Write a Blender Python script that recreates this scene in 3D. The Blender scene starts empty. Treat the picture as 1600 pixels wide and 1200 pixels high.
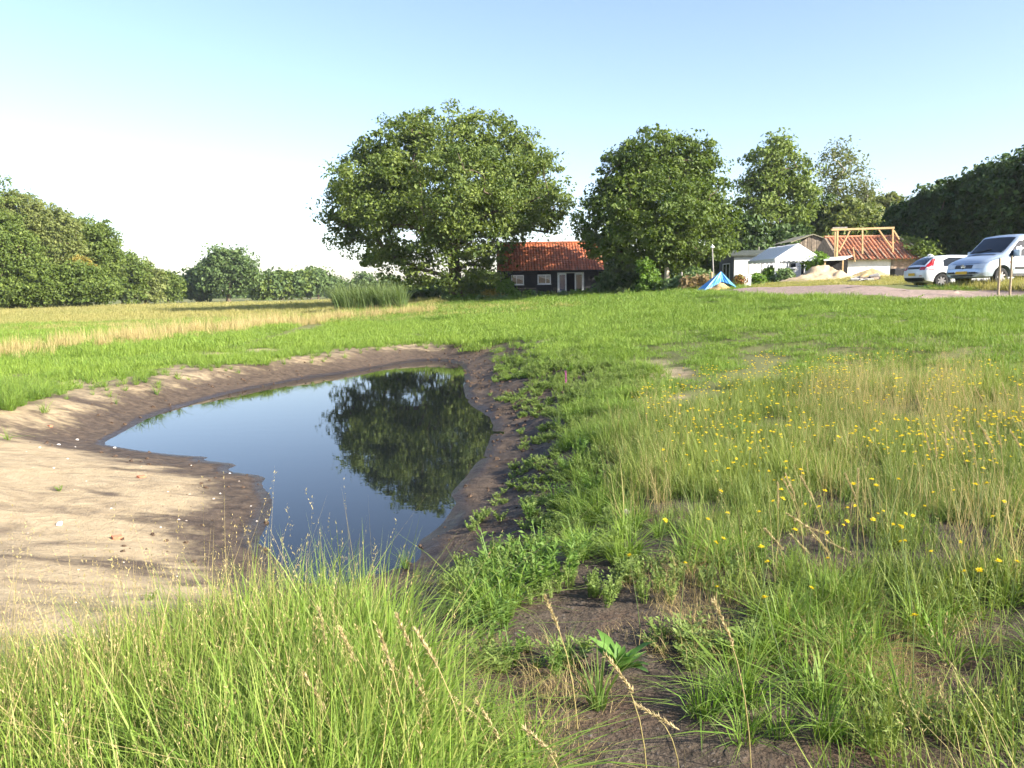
import bpy, bmesh, math, random
import numpy as np
from mathutils import Vector, Matrix
R = math.radians
SC = bpy.context.scene
COL = SC.collection
# ------------------------------------------------------------------ camera
EYE = np.array([0.0, 0.0, 1.9]); F = 1246.0; TILT = R(6.77); ROLL = R(0.9)
FWD = np.array([0, math.cos(TILT), -math.sin(TILT)]); UP0 = np.array([0, math.sin(TILT), math.cos(TILT)]); RT0 = np.array([1.0, 0, 0])
RT = RT0*math.cos(ROLL) - UP0*math.sin(ROLL); UP = UP0*math.cos(ROLL) + RT0*math.sin(ROLL)
cam_d = bpy.data.cameras.new('camera'); cam_d.lens = 36.0*F/1600; cam_d.sensor_width = 36; cam_d.clip_end = 6000; cam_d.clip_start = 0.05
cam = bpy.data.objects.new('camera', cam_d); COL.objects.link(cam)
m = Matrix.Identity(4)
for r in range(3):
    m[r][0], m[r][1], m[r][2], m[r][3] = RT[r], UP[r], -FWD[r], EYE[r]
cam.matrix_world = m
SC.camera = cam
# ------------------------------------------------------------------ sky and sun
SUN_EL, SUN_AZ = R(27), R(119)            # azimuth measured clockwise from the view direction (+Y)
w = bpy.data.worlds.new('World'); SC.world = w; w.use_nodes = True
nt = w.node_tree; bg = nt.nodes['Background']
sky = nt.nodes.new('ShaderNodeTexSky'); sky.sky_type = 'NISHITA'; sky.sun_disc = False
sky.sun_elevation = SUN_EL; sky.sun_rotation = SUN_AZ; sky.air_density = 1.0; sky.dust_density = 1.0; sky.ozone_density = 2.2
tintn = nt.nodes.new('ShaderNodeMix'); tintn.data_type = 'RGBA'; tintn.blend_type = 'MULTIPLY'; tintn.inputs[0].default_value = 1.0; tintn.inputs[7].default_value = (1.075, .99, 1.03, 1)
nt.links.new(sky.outputs[0], tintn.inputs[6]); nt.links.new(tintn.outputs[2], bg.inputs[0]); bg.inputs[1].default_value = 0.098
sd_ = bpy.data.lights.new('sun', 'SUN'); sd_.energy = 5.0; sd_.angle = R(0.53); sd_.color = (1.0, 0.94, 0.83)
sun = bpy.data.objects.new('sun', sd_); COL.objects.link(sun)
sv = Vector((math.sin(SUN_AZ)*math.cos(SUN_EL), math.cos(SUN_AZ)*math.cos(SUN_EL), math.sin(SUN_EL)))
sun.rotation_euler = sv.to_track_quat('Z', 'Y').to_euler(); sun.location = (30, -20, 30)
SC.view_settings.view_transform = 'Standard'; SC.view_settings.look = 'None'
SC.view_settings.gamma = 1.0; SC.view_settings.use_curve_mapping = False
SC.view_settings.exposure = 1.68
SC.cycles.use_denoising = True
SC.cycles.max_bounces = 4; SC.cycles.diffuse_bounces = 2; SC.cycles.glossy_bounces = 2; SC.cycles.transmission_bounces = 2
SC.cycles.use_adaptive_sampling = True; SC.cycles.adaptive_threshold = 0.03
SC.cycles.caustics_reflective = False; SC.cycles.caustics_refractive = False

# ------------------------------------------------------------------ helpers
ORD = ['leftmost','second','third','fourth','fifth','sixth','seventh','eighth','ninth','tenth','eleventh','twelfth','thirteenth','fourteenth','fifteenth','sixteenth','seventeenth','eighteenth','nineteenth','twentieth']
def nth(k): return ORD[k]+(' from the left' if k else '')
rng = np.random.default_rng(7)
def proj(P):
    d = P - EYE
    z = d @ FWD
    return 800 + F*(d @ RT)/z, 600 - F*(d @ UP)/z, z
def ray(px, py):
    return FWD + RT*((px-800)/F) - UP*((py-600)/F)
def at(px, py, y):
    d = ray(px, py); return EYE + d*(y/d[1])
def tag(o, label, cat=None, group=None, kind=None):
    o['label'] = label
    if cat: o['category'] = cat
    if group: o['group'] = group
    if kind: o['kind'] = kind
    return o
def empty(name, loc, rz=0.0):
    o = bpy.data.objects.new(name, None); COL.objects.link(o); o.empty_display_size = 0.2
    o.location = [float(v) for v in loc]; o.rotation_euler = (0, 0, rz); return o
def mesh_np(name, V, faces, attrs=None, smooth=False):
    """faces: (n,k) array or list of arrays of equal-length faces"""
    me = bpy.data.meshes.new(name)
    V = np.asarray(V, np.float32).reshape(-1, 3)
    if not isinstance(faces, list): faces = [faces]
    faces = [np.asarray(f, np.int32) for f in faces if len(f)]
    loops = np.concatenate([f.ravel() for f in faces])
    sizes = np.concatenate([np.full(len(f), f.shape[1], np.int32) for f in faces])
    me.vertices.add(len(V)); me.vertices.foreach_set('co', V.ravel())
    me.loops.add(len(loops)); me.loops.foreach_set('vertex_index', loops)
    me.polygons.add(len(sizes)); me.polygons.foreach_set('loop_start', np.concatenate([[0], np.cumsum(sizes)[:-1]]).astype(np.int32))
    me.polygons.foreach_set('use_smooth', np.full(len(sizes), smooth))
    for k, a in (attrs or {}).items():
        a = np.asarray(a, np.float32)
        if a.ndim == 1:
            me.attributes.new(k, 'FLOAT', 'POINT').data.foreach_set('value', a)
        else:
            me.attributes.new(k, 'FLOAT_VECTOR', 'POINT').data.foreach_set('vector', a.ravel())
    me.update(calc_edges=True)
    return me
def link(name, me, mat=None, parent=None, loc=None):
    o = bpy.data.objects.new(name, me); COL.objects.link(o)
    if mat is not None:
        me.materials.clear(); me.materials.append(mat)
    if parent is not None: o.parent = parent
    if loc is not None: o.location = [float(v) for v in loc]
    return o
class MB:
    def __init__(s): s.v = []; s.f = []; s.t = []
    def add(s, vs, fs, tint=0.5):
        n = len(s.v); s.v += [tuple(float(c) for c in v) for v in vs]; s.f += [tuple(i+n for i in f) for f in fs]; s.t += [tint]*len(vs); return s
    def box(s, x0, x1, y0, y1, z0, z1, tint=0.5):
        return s.add([(x0,y0,z0),(x1,y0,z0),(x1,y1,z0),(x0,y1,z0),(x0,y0,z1),(x1,y0,z1),(x1,y1,z1),(x0,y1,z1)],
              [(0,3,2,1),(4,5,6,7),(0,1,5,4),(1,2,6,5),(2,3,7,6),(3,0,4,7)], tint)
    def bar(s, a, b, w, h, up=(0,0,1), tint=0.5):
        a = Vector(a); b = Vector(b); d = (b-a).normalized(); u = Vector(up)
        if abs(d.dot(u)) > 0.95: u = Vector((0,1,0))
        r = d.cross(u).normalized()*(w/2); q = r.cross(d).normalized()*(h/2)
        vs = [p+sx*r+sy*q for p in (a,b) for sx,sy in ((-1,-1),(1,-1),(1,1),(-1,1))]
        return s.add(vs, [(3,2,1,0),(4,5,6,7),(0,1,5,4),(1,2,6,5),(2,3,7,6),(3,0,4,7)], tint)
    def tube(s, pts, rad, n=6, cap=True, tint=0.5):
        pts = [Vector(p) for p in pts]; base = len(s.v); rings = []
        if not isinstance(rad, (list, tuple)): rad = [rad]*len(pts)
        vs = []; fs = []
        for i, p in enumerate(pts):
            d = (pts[min(i+1,len(pts)-1)] - pts[max(i-1,0)]).normalized()
            u = Vector((0,0,1)) if abs(d.z) < .9 else Vector((1,0,0))
            r = d.cross(u).normalized(); q = r.cross(d).normalized()
            for k in range(n):
                a = 2*math.pi*k/n; vs.append(p + (r*math.cos(a)+q*math.sin(a))*rad[i])
        for i in range(len(pts)-1):
            for k in range(n):
                fs.append((i*n+k, i*n+(k+1)%n, (i+1)*n+(k+1)%n, (i+1)*n+k))
        if cap: fs += [tuple(range(n-1,-1,-1)), tuple((len(pts)-1)*n+k for k in range(n))]
        return s.add(vs, fs, tint)
    def build(s, name, mat=None, parent=None, smooth=False, loc=None, angle=None, bevel=0):
        me = bpy.data.meshes.new(name); me.from_pydata(s.v, [], s.f)
        me.attributes.new('tint', 'FLOAT', 'POINT').data.foreach_set('value', np.asarray(s.t, np.float32))
        if smooth: me.polygons.foreach_set('use_smooth', [True]*len(me.polygons))
        me.update()
        if angle: me.set_sharp_from_angle(angle=R(angle))
        o = link(name, me, mat, parent, loc)
        if bevel:
            b = o.modifiers.new('bevel', 'BEVEL'); b.width = bevel; b.segments = 2; b.limit_method = 'ANGLE'
        return o
# ------------------------------------------------------------------ materials
def new_mat(name):
    m = bpy.data.materials.new(name); m.use_nodes = True; n = m.node_tree
    return m, n, n.nodes['Principled BSDF'], n.nodes['Material Output']
def nd(n, t, **kw):
    x = n.nodes.new(t)
    for k, v in kw.items(): setattr(x, k, v)
    return x
def mixc(n, fac, a, b, mode='MIX'):
    x = nd(n, 'ShaderNodeMix', data_type='RGBA', blend_type=mode)
    for sock, v in ((x.inputs[0], fac), (x.inputs[6], a), (x.inputs[7], b)):
        if hasattr(v, 'links') or hasattr(v, 'is_linked'): n.links.new(v, sock)
        elif isinstance(v, (int, float)): sock.default_value = v
        else: sock.default_value = (*v, 1)
    return x.outputs[2]
def mth(n, op, a, b=None, c=None, clamp=False):
    x = nd(n, 'ShaderNodeMath', operation=op, use_clamp=clamp)
    for i, v in enumerate((a, b, c)):
        if v is None: continue
        if isinstance(v, (int, float)): x.inputs[i].default_value = v
        else: n.links.new(v, x.inputs[i])
    return x.outputs[0]
def attr(n, name, inst=False):
    a = nd(n, 'ShaderNodeAttribute', attribute_name=name)
    a.attribute_type = 'INSTANCER' if inst else 'GEOMETRY'
    return a.outputs['Fac']
def noise(n, scale, detail=4, rough=.55, vec=None, dist=0.0, out='Fac'):
    x = nd(n, 'ShaderNodeTexNoise'); x.inputs['Scale'].default_value = scale; x.inputs['Detail'].default_value = detail
    x.inputs['Roughness'].default_value = rough; x.inputs['Distortion'].default_value = dist
    if vec is not None: n.links.new(vec, x.inputs['Vector'])
    return x.outputs[out]
def remap(n, v, a, b, c=0.0, d=1.0):
    x = nd(n, 'ShaderNodeMapRange'); x.inputs[1].default_value = a; x.inputs[2].default_value = b
    x.inputs[3].default_value = c; x.inputs[4].default_value = d; n.links.new(v, x.inputs[0]); return x.outputs[0]
def bump(n, h, strength, dist, b):
    x = nd(n, 'ShaderNodeBump'); x.inputs['Strength'].default_value = strength; x.inputs['Distance'].default_value = dist
    n.links.new(h, x.inputs['Height']); n.links.new(x.outputs[0], b.inputs['Normal'])
def simple(name, col, rough=.6, metal=0.0, var=.25, scale=6.0, spec=.4, bmp=0.0, tintvar=0.0, dirt=None):
    m, n, b, o = new_mat(name)
    oc = nd(n, 'ShaderNodeTexCoord').outputs['Object']
    nz = noise(n, scale, 5, .6, oc)
    c = mixc(n, remap(n, nz, .3, .7), [v*(1-var) for v in col], [min(1, v*(1+var)) for v in col])
    if tintvar:
        t = attr(n, 'tint')
        c = mixc(n, t, c, mixc(n, 1.0, c, (1+tintvar,)*3, 'MULTIPLY'))
        c = mixc(n, mth(n, 'SUBTRACT', 1.0, t), c, mixc(n, 1.0, c, (1-tintvar,)*3, 'MULTIPLY'))
    if dirt:
        nz2 = noise(n, scale*.4, 6, .7, oc); c = mixc(n, remap(n, nz2, .5, .7), c, dirt)
    n.links.new(c, b.inputs['Base Color']); b.inputs['Roughness'].default_value = rough
    b.inputs['Metallic'].default_value = metal; b.inputs['Specular IOR Level'].default_value = spec
    if bmp: bump(n, nz, bmp, .03, b)
    return m
def leaf_mat(name, c0, c1, c2=None, transl=.35, rough=.55, hue=False, transc=None):
    """c0->c1 by the leaf's own tint, c2 by the plant (instance hue) or as rare yellowing"""
    m, n, b, o = new_mat(name)
    t = attr(n, 'tint')
    c = mixc(n, t, c0, c1)
    if hue and c2: c = mixc(n, mth(n, 'ADD', attr(n, 'hue', True), attr(n, 'hue'), clamp=True), c, c2)
    n.links.new(c, b.inputs['Base Color']); b.inputs['Roughness'].default_value = rough; b.inputs['Specular IOR Level'].default_value = .25
    tr = nd(n, 'ShaderNodeBsdfTranslucent')
    n.links.new(mixc(n, 1.0, c, transc or (1.25, 1.3, .7), 'MULTIPLY'), tr.inputs[0])
    mx = nd(n, 'ShaderNodeMixShader'); mx.inputs[0].default_value = transl
    n.links.new(b.outputs[0], mx.inputs[1]); n.links.new(tr.outputs[0], mx.inputs[2]); n.links.new(mx.outputs[0], o.inputs[0])
    return m
# ------------------------------------------------------------------ terrain
CP = np.array([(0,0,.3),(-2,1,.28),(3,2,.35),(0,3,.2),(-3,4,.05),(1.2,6,.16),(1.8,10,.1),(1.7,15,.06),(.8,22,.05),(0,31,.05),
 (5,8,.35),(6.3,13,.5),(10,14,.75),(9,20,1.1),(4,20,.5),(4,30,.7),(11.5,22,1.12),(15,24,1.36),(17.3,27,1.47),(13.7,28.5,1.60),(12.4,31,1.65),(12.1,35,1.70),(12.3,41,1.74),(18,31,1.79),(19,36,1.70),(26,40,1.85),(24,30,1.75),(8,32,1.15),
 (12.6,49,1.55),(19,57,1.95),(26,60,2.2),(8,60,1.15),(2,45,.55),(5.5,45,.85),(1,55,.75),(5,56,1.0),(0,66,.85),(6,68,1.15),(9,50,1.25),(4,77,1.3),(-6,76,.9),(9,77,1.45),(10,90,1.5),(20,90,2.0),(28,80,2.2),
 (-8,13,-.08),(-9,20,-.1),(-8,30,-.08),(-20,20,0),(-20,40,0),(-10,50,.1),(-12,66,.3),(-3,45,.3),(-30,80,0),(-50,120,0),(0,120,.6),(-100,200,0),
 (-150,100,0),(-40,0,0),(0,-15,.3),(40,0,1.3),(60,60,2.2),(60,120,2),(0,250,0),(100,250,1),(-60,-10,0),(-5,5,0),(-6,9,-.05),(-200,300,0),(200,300,1),(200,0,1),(-200,-50,0)], float)
def _tps(r2): return 0.5*r2*np.log(np.maximum(r2, 1e-9))
_n = len(CP); _K = _tps(((CP[:,None,:2]-CP[None,:,:2])**2).sum(-1)) + np.eye(_n)*1.0
_P = np.c_[np.ones(_n), CP[:,:2]]
_sol = np.linalg.solve(np.block([[_K,_P],[_P.T,np.zeros((3,3))]]), np.r_[CP[:,2],0,0,0])
def base_h(x, y):
    x = np.asarray(x, float); y = np.asarray(y, float); out = np.empty(x.shape).ravel(); X = x.ravel(); Y = y.ravel()
    for i in range(0, len(X), 20000):
        a = X[i:i+20000]; b = Y[i:i+20000]
        r2 = (a[:,None]-CP[None,:,0])**2 + (b[:,None]-CP[None,:,1])**2
        out[i:i+20000] = _tps(r2) @ _sol[:_n] + _sol[_n] + _sol[_n+1]*a + _sol[_n+2]*b
    out = np.clip(out, -.12, 2.35); d = np.hypot(X, Y); k = np.clip((d-220)/300, 0, 1)
    return (out*(1-k)).reshape(x.shape)
ZW = -0.6
POND_PX = [(509,910),(545,905),(585,896),(625,884),(658,868),(650,848),(675,831),(700,806),(709,784),(703,772),(731,739),(759,705),(771,660),(750,643),(731,632),
 (723,609),(726,578),(714,567),(680,563),(647,564),(562,580),(478,591),(394,607),(337,621),(242,649),(191,677),(160,694),(195,700),(225,705),(281,711),(332,714),(318,719),
 (377,725),(355,736),(419,744),(411,758),(430,778),(425,812),(405,846),(433,868),(461,896)]
def plane_hit(px, py, z):
    d = ray(px, py); return (EYE + d*((z-EYE[2])/d[2]))[:2]
POND = np.array([plane_hit(a, b, ZW) for a, b in POND_PX])
_a, _b = POND, np.roll(POND, -1, 0); POND = np.stack([_a*.8+_b*.2, _a*.2+_b*.8], 1).reshape(-1, 2)
# value noise in numpy -------------------------------------------------
_tab = rng.random((256, 256))
def vn(x, y, s):
    x = np.asarray(x)/s; y = np.asarray(y)/s
    xi = np.floor(x).astype(int); yi = np.floor(y).astype(int); fx = x-xi; fy = y-yi
    fx = fx*fx*(3-2*fx); fy = fy*fy*(3-2*fy)
    g = lambda a, b: _tab[a % 256, b % 256]
    return (g(xi,yi)*(1-fx)+g(xi+1,yi)*fx)*(1-fy) + (g(xi,yi+1)*(1-fx)+g(xi+1,yi+1)*fx)*fy
def fbm(x, y, s, o=4):
    t = 0; a = .5
    for k in range(o): t = t + a*vn(np.asarray(x)+k*37.1, np.asarray(y)-k*19.7, s/2**k); a *= .5
    return t/(1-.5**o)
def inpoly(x, y, P):
    P = np.asarray(P, float); c = np.zeros(np.shape(x), bool); j = len(P)-1
    for i in range(len(P)):
        xi, yi = P[i]; xj, yj = P[j]
        c ^= ((yi > y) != (yj > y)) & (x < (xj-xi)*(y-yi)/(yj-yi+1e-12)+xi); j = i
    return c
def polydist(x, y, P):
    d = np.full(np.shape(x), 1e9)
    for i in range(len(P)):
        a = P[i]; b = P[(i+1) % len(P)]; e = b-a; L = e@e+1e-12
        t = np.clip(((x-a[0])*e[0]+(y-a[1])*e[1])/L, 0, 1)
        d = np.minimum(d, np.hypot(x-a[0]-t*e[0], y-a[1]-t*e[1]))
    return d
def pond_sd(x, y):
    x = np.asarray(x, float); y = np.asarray(y, float)
    d = polydist(x, y, POND); return np.where(inpoly(x, y, POND), -d, d)
def bankw(x, y):
    w = 1.75 + .75*np.clip((x+2.2)/1.5, 0, 1) + 3.1*np.exp(-((x+5.8)**2/9+(y-8.8)**2/14)) + .5*np.exp(-((x+1.5)**2+(y-6)**2)/3)
    return w + .5*(fbm(x, y, 1.7)-.5)
def ground_h(x, y, sd=None):
    x = np.asarray(x, float); y = np.asarray(y, float)
    B = base_h(x, y)
    near = np.clip(1-(np.hypot(x, y)-60)/60, 0, 1)
    B = B + near*((.10+.16*np.clip((x-2)/3, 0, 1)*np.clip((y-9)/5, 0, 1))*(fbm(x, y, 2.0, 3)-.5) + (.22+.15*np.clip((x-2)/3, 0, 1)*np.clip((y-9)/5, 0, 1))*(fbm(x+50, y, 7.0)-.5)*np.clip(np.hypot(x, y-2)/6, .2, 1))
    if sd is None: sd = pond_sd(x, y)
    t = np.clip(sd/bankw(x, y), 0, 1)
    p = .55*t**.85 + .45*t*t*(3-2*t)
    z = ZW + (B-ZW)*p
    rough = np.clip(sd*3, 0, 1)*(1-np.clip(sd/2.5, 0, 1))
    right = np.clip((x+3.0)/2, 0, 1)
    z = z + rough*(.04+.15*right)*(fbm(x*1.0, y*1.0, .42, 4)-.5) + rough*.26*right*(fbm(x, y, 1.0, 2)-.5)
    z = np.where(sd < 0, ZW - np.minimum(-sd*.3, .9) - .0, z)
    return z
def gz(x, y): return float(ground_h(np.array([x]), np.array([y]))[0])
def ghit(px, py, y0=2.0, y1=300.0):
    d = ray(px, py); ys = np.geomspace(y0, y1, 900); P = EYE[None]+d[None]*(ys/d[1])[:,None]
    h = ground_h(P[:,0], P[:,1]); k = np.argmax(P[:,2] <= h)
    return P[k] if (P[:,2] <= h).any() else P[-1]
def axis(segs):
    o = []
    for a, b, s in segs: o.append(np.arange(a, b, s))
    return np.concatenate(o)
gx = np.concatenate([-np.geomspace(60, 3000, 22)[::-1], axis([(-58,-24,2.0),(-24,-10.5,.5),(-10.5,3.6,.085),(3.6,9,.18),(9,30,.5),(30,60,2)]), np.geomspace(60, 3000, 22)])
gy = np.concatenate([-np.geomspace(8, 600, 10)[::-1], axis([(-6,2,.7),(2,4,.15),(4,16,.085),(16,32.5,.12),(32.5,50,.5),(50,100,1.2),(100,140,3)]), np.geomspace(140, 4000, 26)])
GX, GY = np.meshgrid(gx, gy); SD = np.full(GX.shape, 50.0)
_nearp = (GX > -22) & (GX < 16) & (GY > -4) & (GY < 45)
SD[_nearp] = pond_sd(GX[_nearp], GY[_nearp])
GZ = ground_h(GX, GY, SD)
_PX, _PY, _ = proj(np.stack([GX.ravel(), GY.ravel(), GZ.ravel()], -1)); _PX = _PX.reshape(GX.shape); _PY = _PY.reshape(GX.shape)
# what the soil is made of, by place
_bw = bankw(GX, GY); nz1 = fbm(GX, GY, 1.6); nz2 = fbm(GX+9, GY*2.2, 1.3)
right = np.clip((GX+2.6)/1.4, 0, 1)
mud = np.clip(1.25-SD/(np.where(GY > 11, 1.6, 1.05)+.5*right+.7*(nz1-.5)), 0, 1)
stain = np.clip((nz2-.52)*6, 0, 1)*np.clip(1.2-SD/3.4, 0, 1)
mud = np.clip(np.maximum(mud, stain*.75), 0, 1)
sandc = np.exp(-((GX+6.2)**2/12+(GY-8)**2/22))
sand = np.clip(np.maximum(sandc*2.2, (1.15-np.abs(SD-2.1-1.4*(nz1-.4))/.65)*.8)*np.where(GX > -.6, .55, 1), 0, 1)
sand = np.maximum(sand, np.clip(1.5-SD/2.6-.9*(nz1-.5), 0, .8)*np.where(GX > -.6, .3, 1))
flat_ = np.clip(np.exp(-((GX+5.6)**2/9+(GY-7.6)**2/16))*2.2, 0, 1)
dirt = np.clip(np.exp(-((GX-1.6)**2/3.5+(GY-3.9)**2/9))*1.7 + right*np.clip(1.4-SD/2.2, 0, 1) + (1-flat_)*np.clip(1.6-SD/3.0, 0, 1)*(.25+.5*nz1), 0, 1)
wet = np.clip(1.1-SD/(.16+.35*nz1), 0, 1)
gi = np.arange(GX.size).reshape(GX.shape)
gf = np.stack([gi[:-1,:-1], gi[:-1,1:], gi[1:,1:], gi[1:,:-1]], -1).reshape(-1, 4)
SPOTS = [(822,538,1.3,.9),(790,545,1.2,.6),(1012,592,.9,.8),(985,574,.9,.5),(1020,625,.6,.4),(360,556,1.6,.7),(430,548,1.2,.5),(560,545,1.6,.5),(640,540,1.4,.5),(300,575,1.4,.7),(120,600,1.2,.6)]
SP = np.array([(*ghit(a, b)[:2], c, d) for a, b, c, d in SPOTS])
def spotf(x, y):
    o = np.zeros(np.shape(x)); wx = (fbm(x, y, .9)-.5)*1.2
    for a, b, c, d in SP: o = np.maximum(o, 1.3-np.hypot((x-a)/c, (y-b)/(d*1.6))-wx)
    return np.clip(o, 0, 1)
_sp = np.zeros(GX.shape); _sp[_nearp] = spotf(GX[_nearp], GY[_nearp]); sand = np.maximum(sand, _sp)
def make_ground_mat():
    m, n, b, o = new_mat('ground_soil')
    oc = nd(n, 'ShaderNodeTexCoord').outputs['Object']
    n1 = noise(n, .9, 6, .6, oc); n2 = noise(n, 7, 5, .6, oc); n3 = noise(n, 38, 4, .6, oc); nb = noise(n, .06, 4, .6, oc)
    mp = nd(n, 'ShaderNodeMapping'); mp.inputs['Scale'].default_value = (.8, 1.35, 1); n.links.new(oc, mp.inputs[0])
    ns = noise(n, 1.6, 6, .62, mp.outputs[0], .6)
    turf = mixc(n, remap(n, n1, .35, .65), (.075,.095,.026), (.12,.135,.038))
    turf = mixc(n, remap(n, nb, .35, .65), turf, (.17,.165,.060))
    sandc = mixc(n, remap(n, n2, .3, .7), (.30,.228,.132), (.385,.305,.188))
    sandc = mixc(n, remap(n, ns, .46, .66), sandc, (.17,.128,.082))
    sandc = mixc(n, remap(n, n3, .66, .72), sandc, (.15,.12,.09))
    mudc = mixc(n, remap(n, n2, .35, .7), (.040,.028,.019), (.112,.080,.053))
    mudc = mixc(n, remap(n, n3, .62, .75), mudc, (.20,.16,.115))
    dirtc = mixc(n, remap(n, n2, .3, .7), (.044,.032,.021), (.105,.079,.055))
    dirtc = mixc(n, remap(n, n1, .48, .62), dirtc, (.088,.055,.034))
    dirtc = mixc(n, remap(n, n3, .60, .72), dirtc, (.16,.135,.11))
    def edge(a, k=.55): 
        s = mth(n, 'ADD', attr(n, a), mth(n, 'MULTIPLY', mth(n, 'SUBTRACT', n2, .5), k)); s = mth(n, 'ADD', s, mth(n, 'MULTIPLY', mth(n, 'SUBTRACT', ns, .5), k))
        return remap(n, s, .32, .68)
    c = mixc(n, edge('sand'), turf, sandc); c = mixc(n, edge('dirt'), c, dirtc); fm = edge('mud', .8); c = mixc(n, fm, c, mudc)
    wt_ = edge('wet', .3); c = mixc(n, wt_, c, mixc(n, 1.0, c, (.5,.48,.46), 'MULTIPLY'))
    n.links.new(c, b.inputs['Base Color'])
    b.inputs['Specular IOR Level'].default_value = .25
    n.links.new(mth(n, 'SUBTRACT', remap(n, fm, 0, 1, .95, .75), mth(n, 'MULTIPLY', wt_, .40)), b.inputs['Roughness'])
    hh = mth(n, 'ADD', n2, mth(n, 'MULTIPLY', n3, .6)); bump(n, hh, .7, .04, b)
    return m
ground = link('ground', mesh_np('ground', np.stack([GX, GY, GZ], -1), gf, dict(sand=sand.ravel(), mud=mud.ravel(), dirt=dirt.ravel(), wet=wet.ravel()), smooth=True), make_ground_mat())
tag(ground, 'grassy field sloping up from the pond hollow to the yard', kind='structure')
# water
def water_mat():
    m, n, b, o = new_mat('pond_water')
    b.inputs['Base Color'].default_value = (.008,.010,.011,1); b.inputs['Roughness'].default_value = .015; b.inputs['IOR'].default_value = 1.33
    b.inputs['Specular IOR Level'].default_value = .42
    oc = nd(n, 'ShaderNodeTexCoord').outputs['Object']
    mp = nd(n, 'ShaderNodeMapping'); mp.inputs['Scale'].default_value = (.8, 2.2, 1); n.links.new(oc, mp.inputs[0])
    h = mth(n, 'ADD', noise(n, 1.6, 3, .5, mp.outputs[0]), mth(n, 'MULTIPLY', noise(n, 6, 2, .5, mp.outputs[0]), .18)); bump(n, h, .012, .05, b)
    return m
_c = POND.mean(0)
_ex = np.array([p+(p-_c)/np.linalg.norm(p-_c)*.25 for p in POND])
wm = MB(); wm.add([(a, b, ZW+.004) for a, b in _ex], [tuple(range(len(_ex)-1, -1, -1))])
water = wm.build('pond_water', water_mat()); 
if water.data.polygons[0].normal.z < 0: water.data.flip_normals()
tag(water, 'still dark pond reflecting the sky and the oak', kind='structure')
# gravel track in front of the yard
tp = [tuple(at(a, 455, d)[:2]) for a, d in [(1165,44),(1190,39.5),(1235,35),(1300,31.3),(1400,28.8),(1500,27.6),(1600,27.0),(1750,26.3),(1950,26)]]
tv = []; 
_ts = np.linspace(0, len(tp)-1, 90)
for k, s in enumerate(_ts):
    i = min(int(s), len(tp)-2); f = s-i; p = np.array(tp[i])*(1-f)+np.array(tp[i+1])*f; d = np.array(tp[i+1])-np.array(tp[i]); nn = np.array([-d[1], d[0]])/np.linalg.norm(d)
    wd = 2.1*min(1, .3+k/30)
    for u in np.linspace(-1, 1, 9):
        q = p+nn*u*(wd+.25*(vn(p[0]*1.0, p[1], .8)-.5)); tv.append((q[0], q[1], gz(q[0], q[1])+.03-.04*abs(u)**3))
ti = np.arange(90*9).reshape(90, 9)
track = link('gravel_track', mesh_np('gravel_track', tv, np.stack([ti[:-1,:-1], ti[1:,:-1], ti[1:,1:], ti[:-1,1:]], -1).reshape(-1, 4), smooth=True),
     simple('pink_gravel', (.27,.20,.165), .95, var=.35, scale=9, bmp=.6, spec=.15, dirt=(.19,.155,.105)))
if track.data.polygons[20].normal.z < 0: track.data.flip_normals()
tag(track, 'pale pinkish gravel track along the yard edge', kind='structure')
# ------------------------------------------------------------------ trees and shrubs
BARK = simple('bark', (.115,.088,.062), .9, var=.45, scale=5, bmp=.9, spec=.15)
BARK_PALE = simple('bark_pale', (.36,.33,.28), .85, var=.4, scale=4, bmp=.4, spec=.2)
LM = dict(
 oak=leaf_mat('oak_leaf', (0.069,0.112,0.026), (0.190,0.238,0.052)),
 lime=leaf_mat('second_tree_leaf', (0.056,0.095,0.021), (0.141,0.191,0.036)),
 poplar=leaf_mat('poplar_leaf', (0.092,0.142,0.030), (0.214,0.270,0.068)),
 birch=leaf_mat('birch_leaf', (0.100,0.125,0.044), (0.206,0.225,0.100), transl=.45),
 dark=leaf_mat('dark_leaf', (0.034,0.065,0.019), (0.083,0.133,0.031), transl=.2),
 wood=leaf_mat('woodland_leaf', (0.070,0.116,0.023), (0.166,0.215,0.045)),
 willow=leaf_mat('willow_leaf', (0.121,0.158,0.043), (0.215,0.239,0.075)),
 far=leaf_mat('far_leaf', (0.068,0.114,0.036), (0.137,0.196,0.063)),
 bright=leaf_mat('bright_leaf', (.080,.150,.022), (.170,.270,.050), transl=.45),
 yellow=leaf_mat('yellowing_leaf', (.17,.14,.025), (.30,.24,.05)),
 tan=leaf_mat('dry_bush_leaf', (.17,.12,.055), (.30,.22,.11)),
 maize=leaf_mat('garden_leaf', (0.078,0.143,0.046), (0.195,0.260,0.111)))
def leaf_mesh(name, C, out, size, tint, elong=1.7, flat=.9, seed=0, nrand=.8):
    g = np.random.default_rng(seed); n = len(C)
    N = .55*out + np.array([0,0,.45]) + g.normal(0, nrand, (n,3)); N /= np.linalg.norm(N, axis=1, keepdims=True)
    A = np.cross(N, g.normal(0, 1, (n,3))); A /= np.linalg.norm(A, axis=1, keepdims=True)
    Bv = np.cross(N, A); s = (size*np.clip(g.lognormal(0, .32, n), .45, 2.2))[:,None]
    V = np.stack([C-A*s*elong*.5, C+Bv*s*.5+N*s*.12, C+A*s*elong*.5, C-Bv*s*.5+N*s*.12], 1)
    Fc = np.arange(n*4).reshape(n, 4)
    return mesh_np(name, V, Fc, dict(tint=np.repeat(np.clip(tint, 0, 1), 4)))
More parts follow.
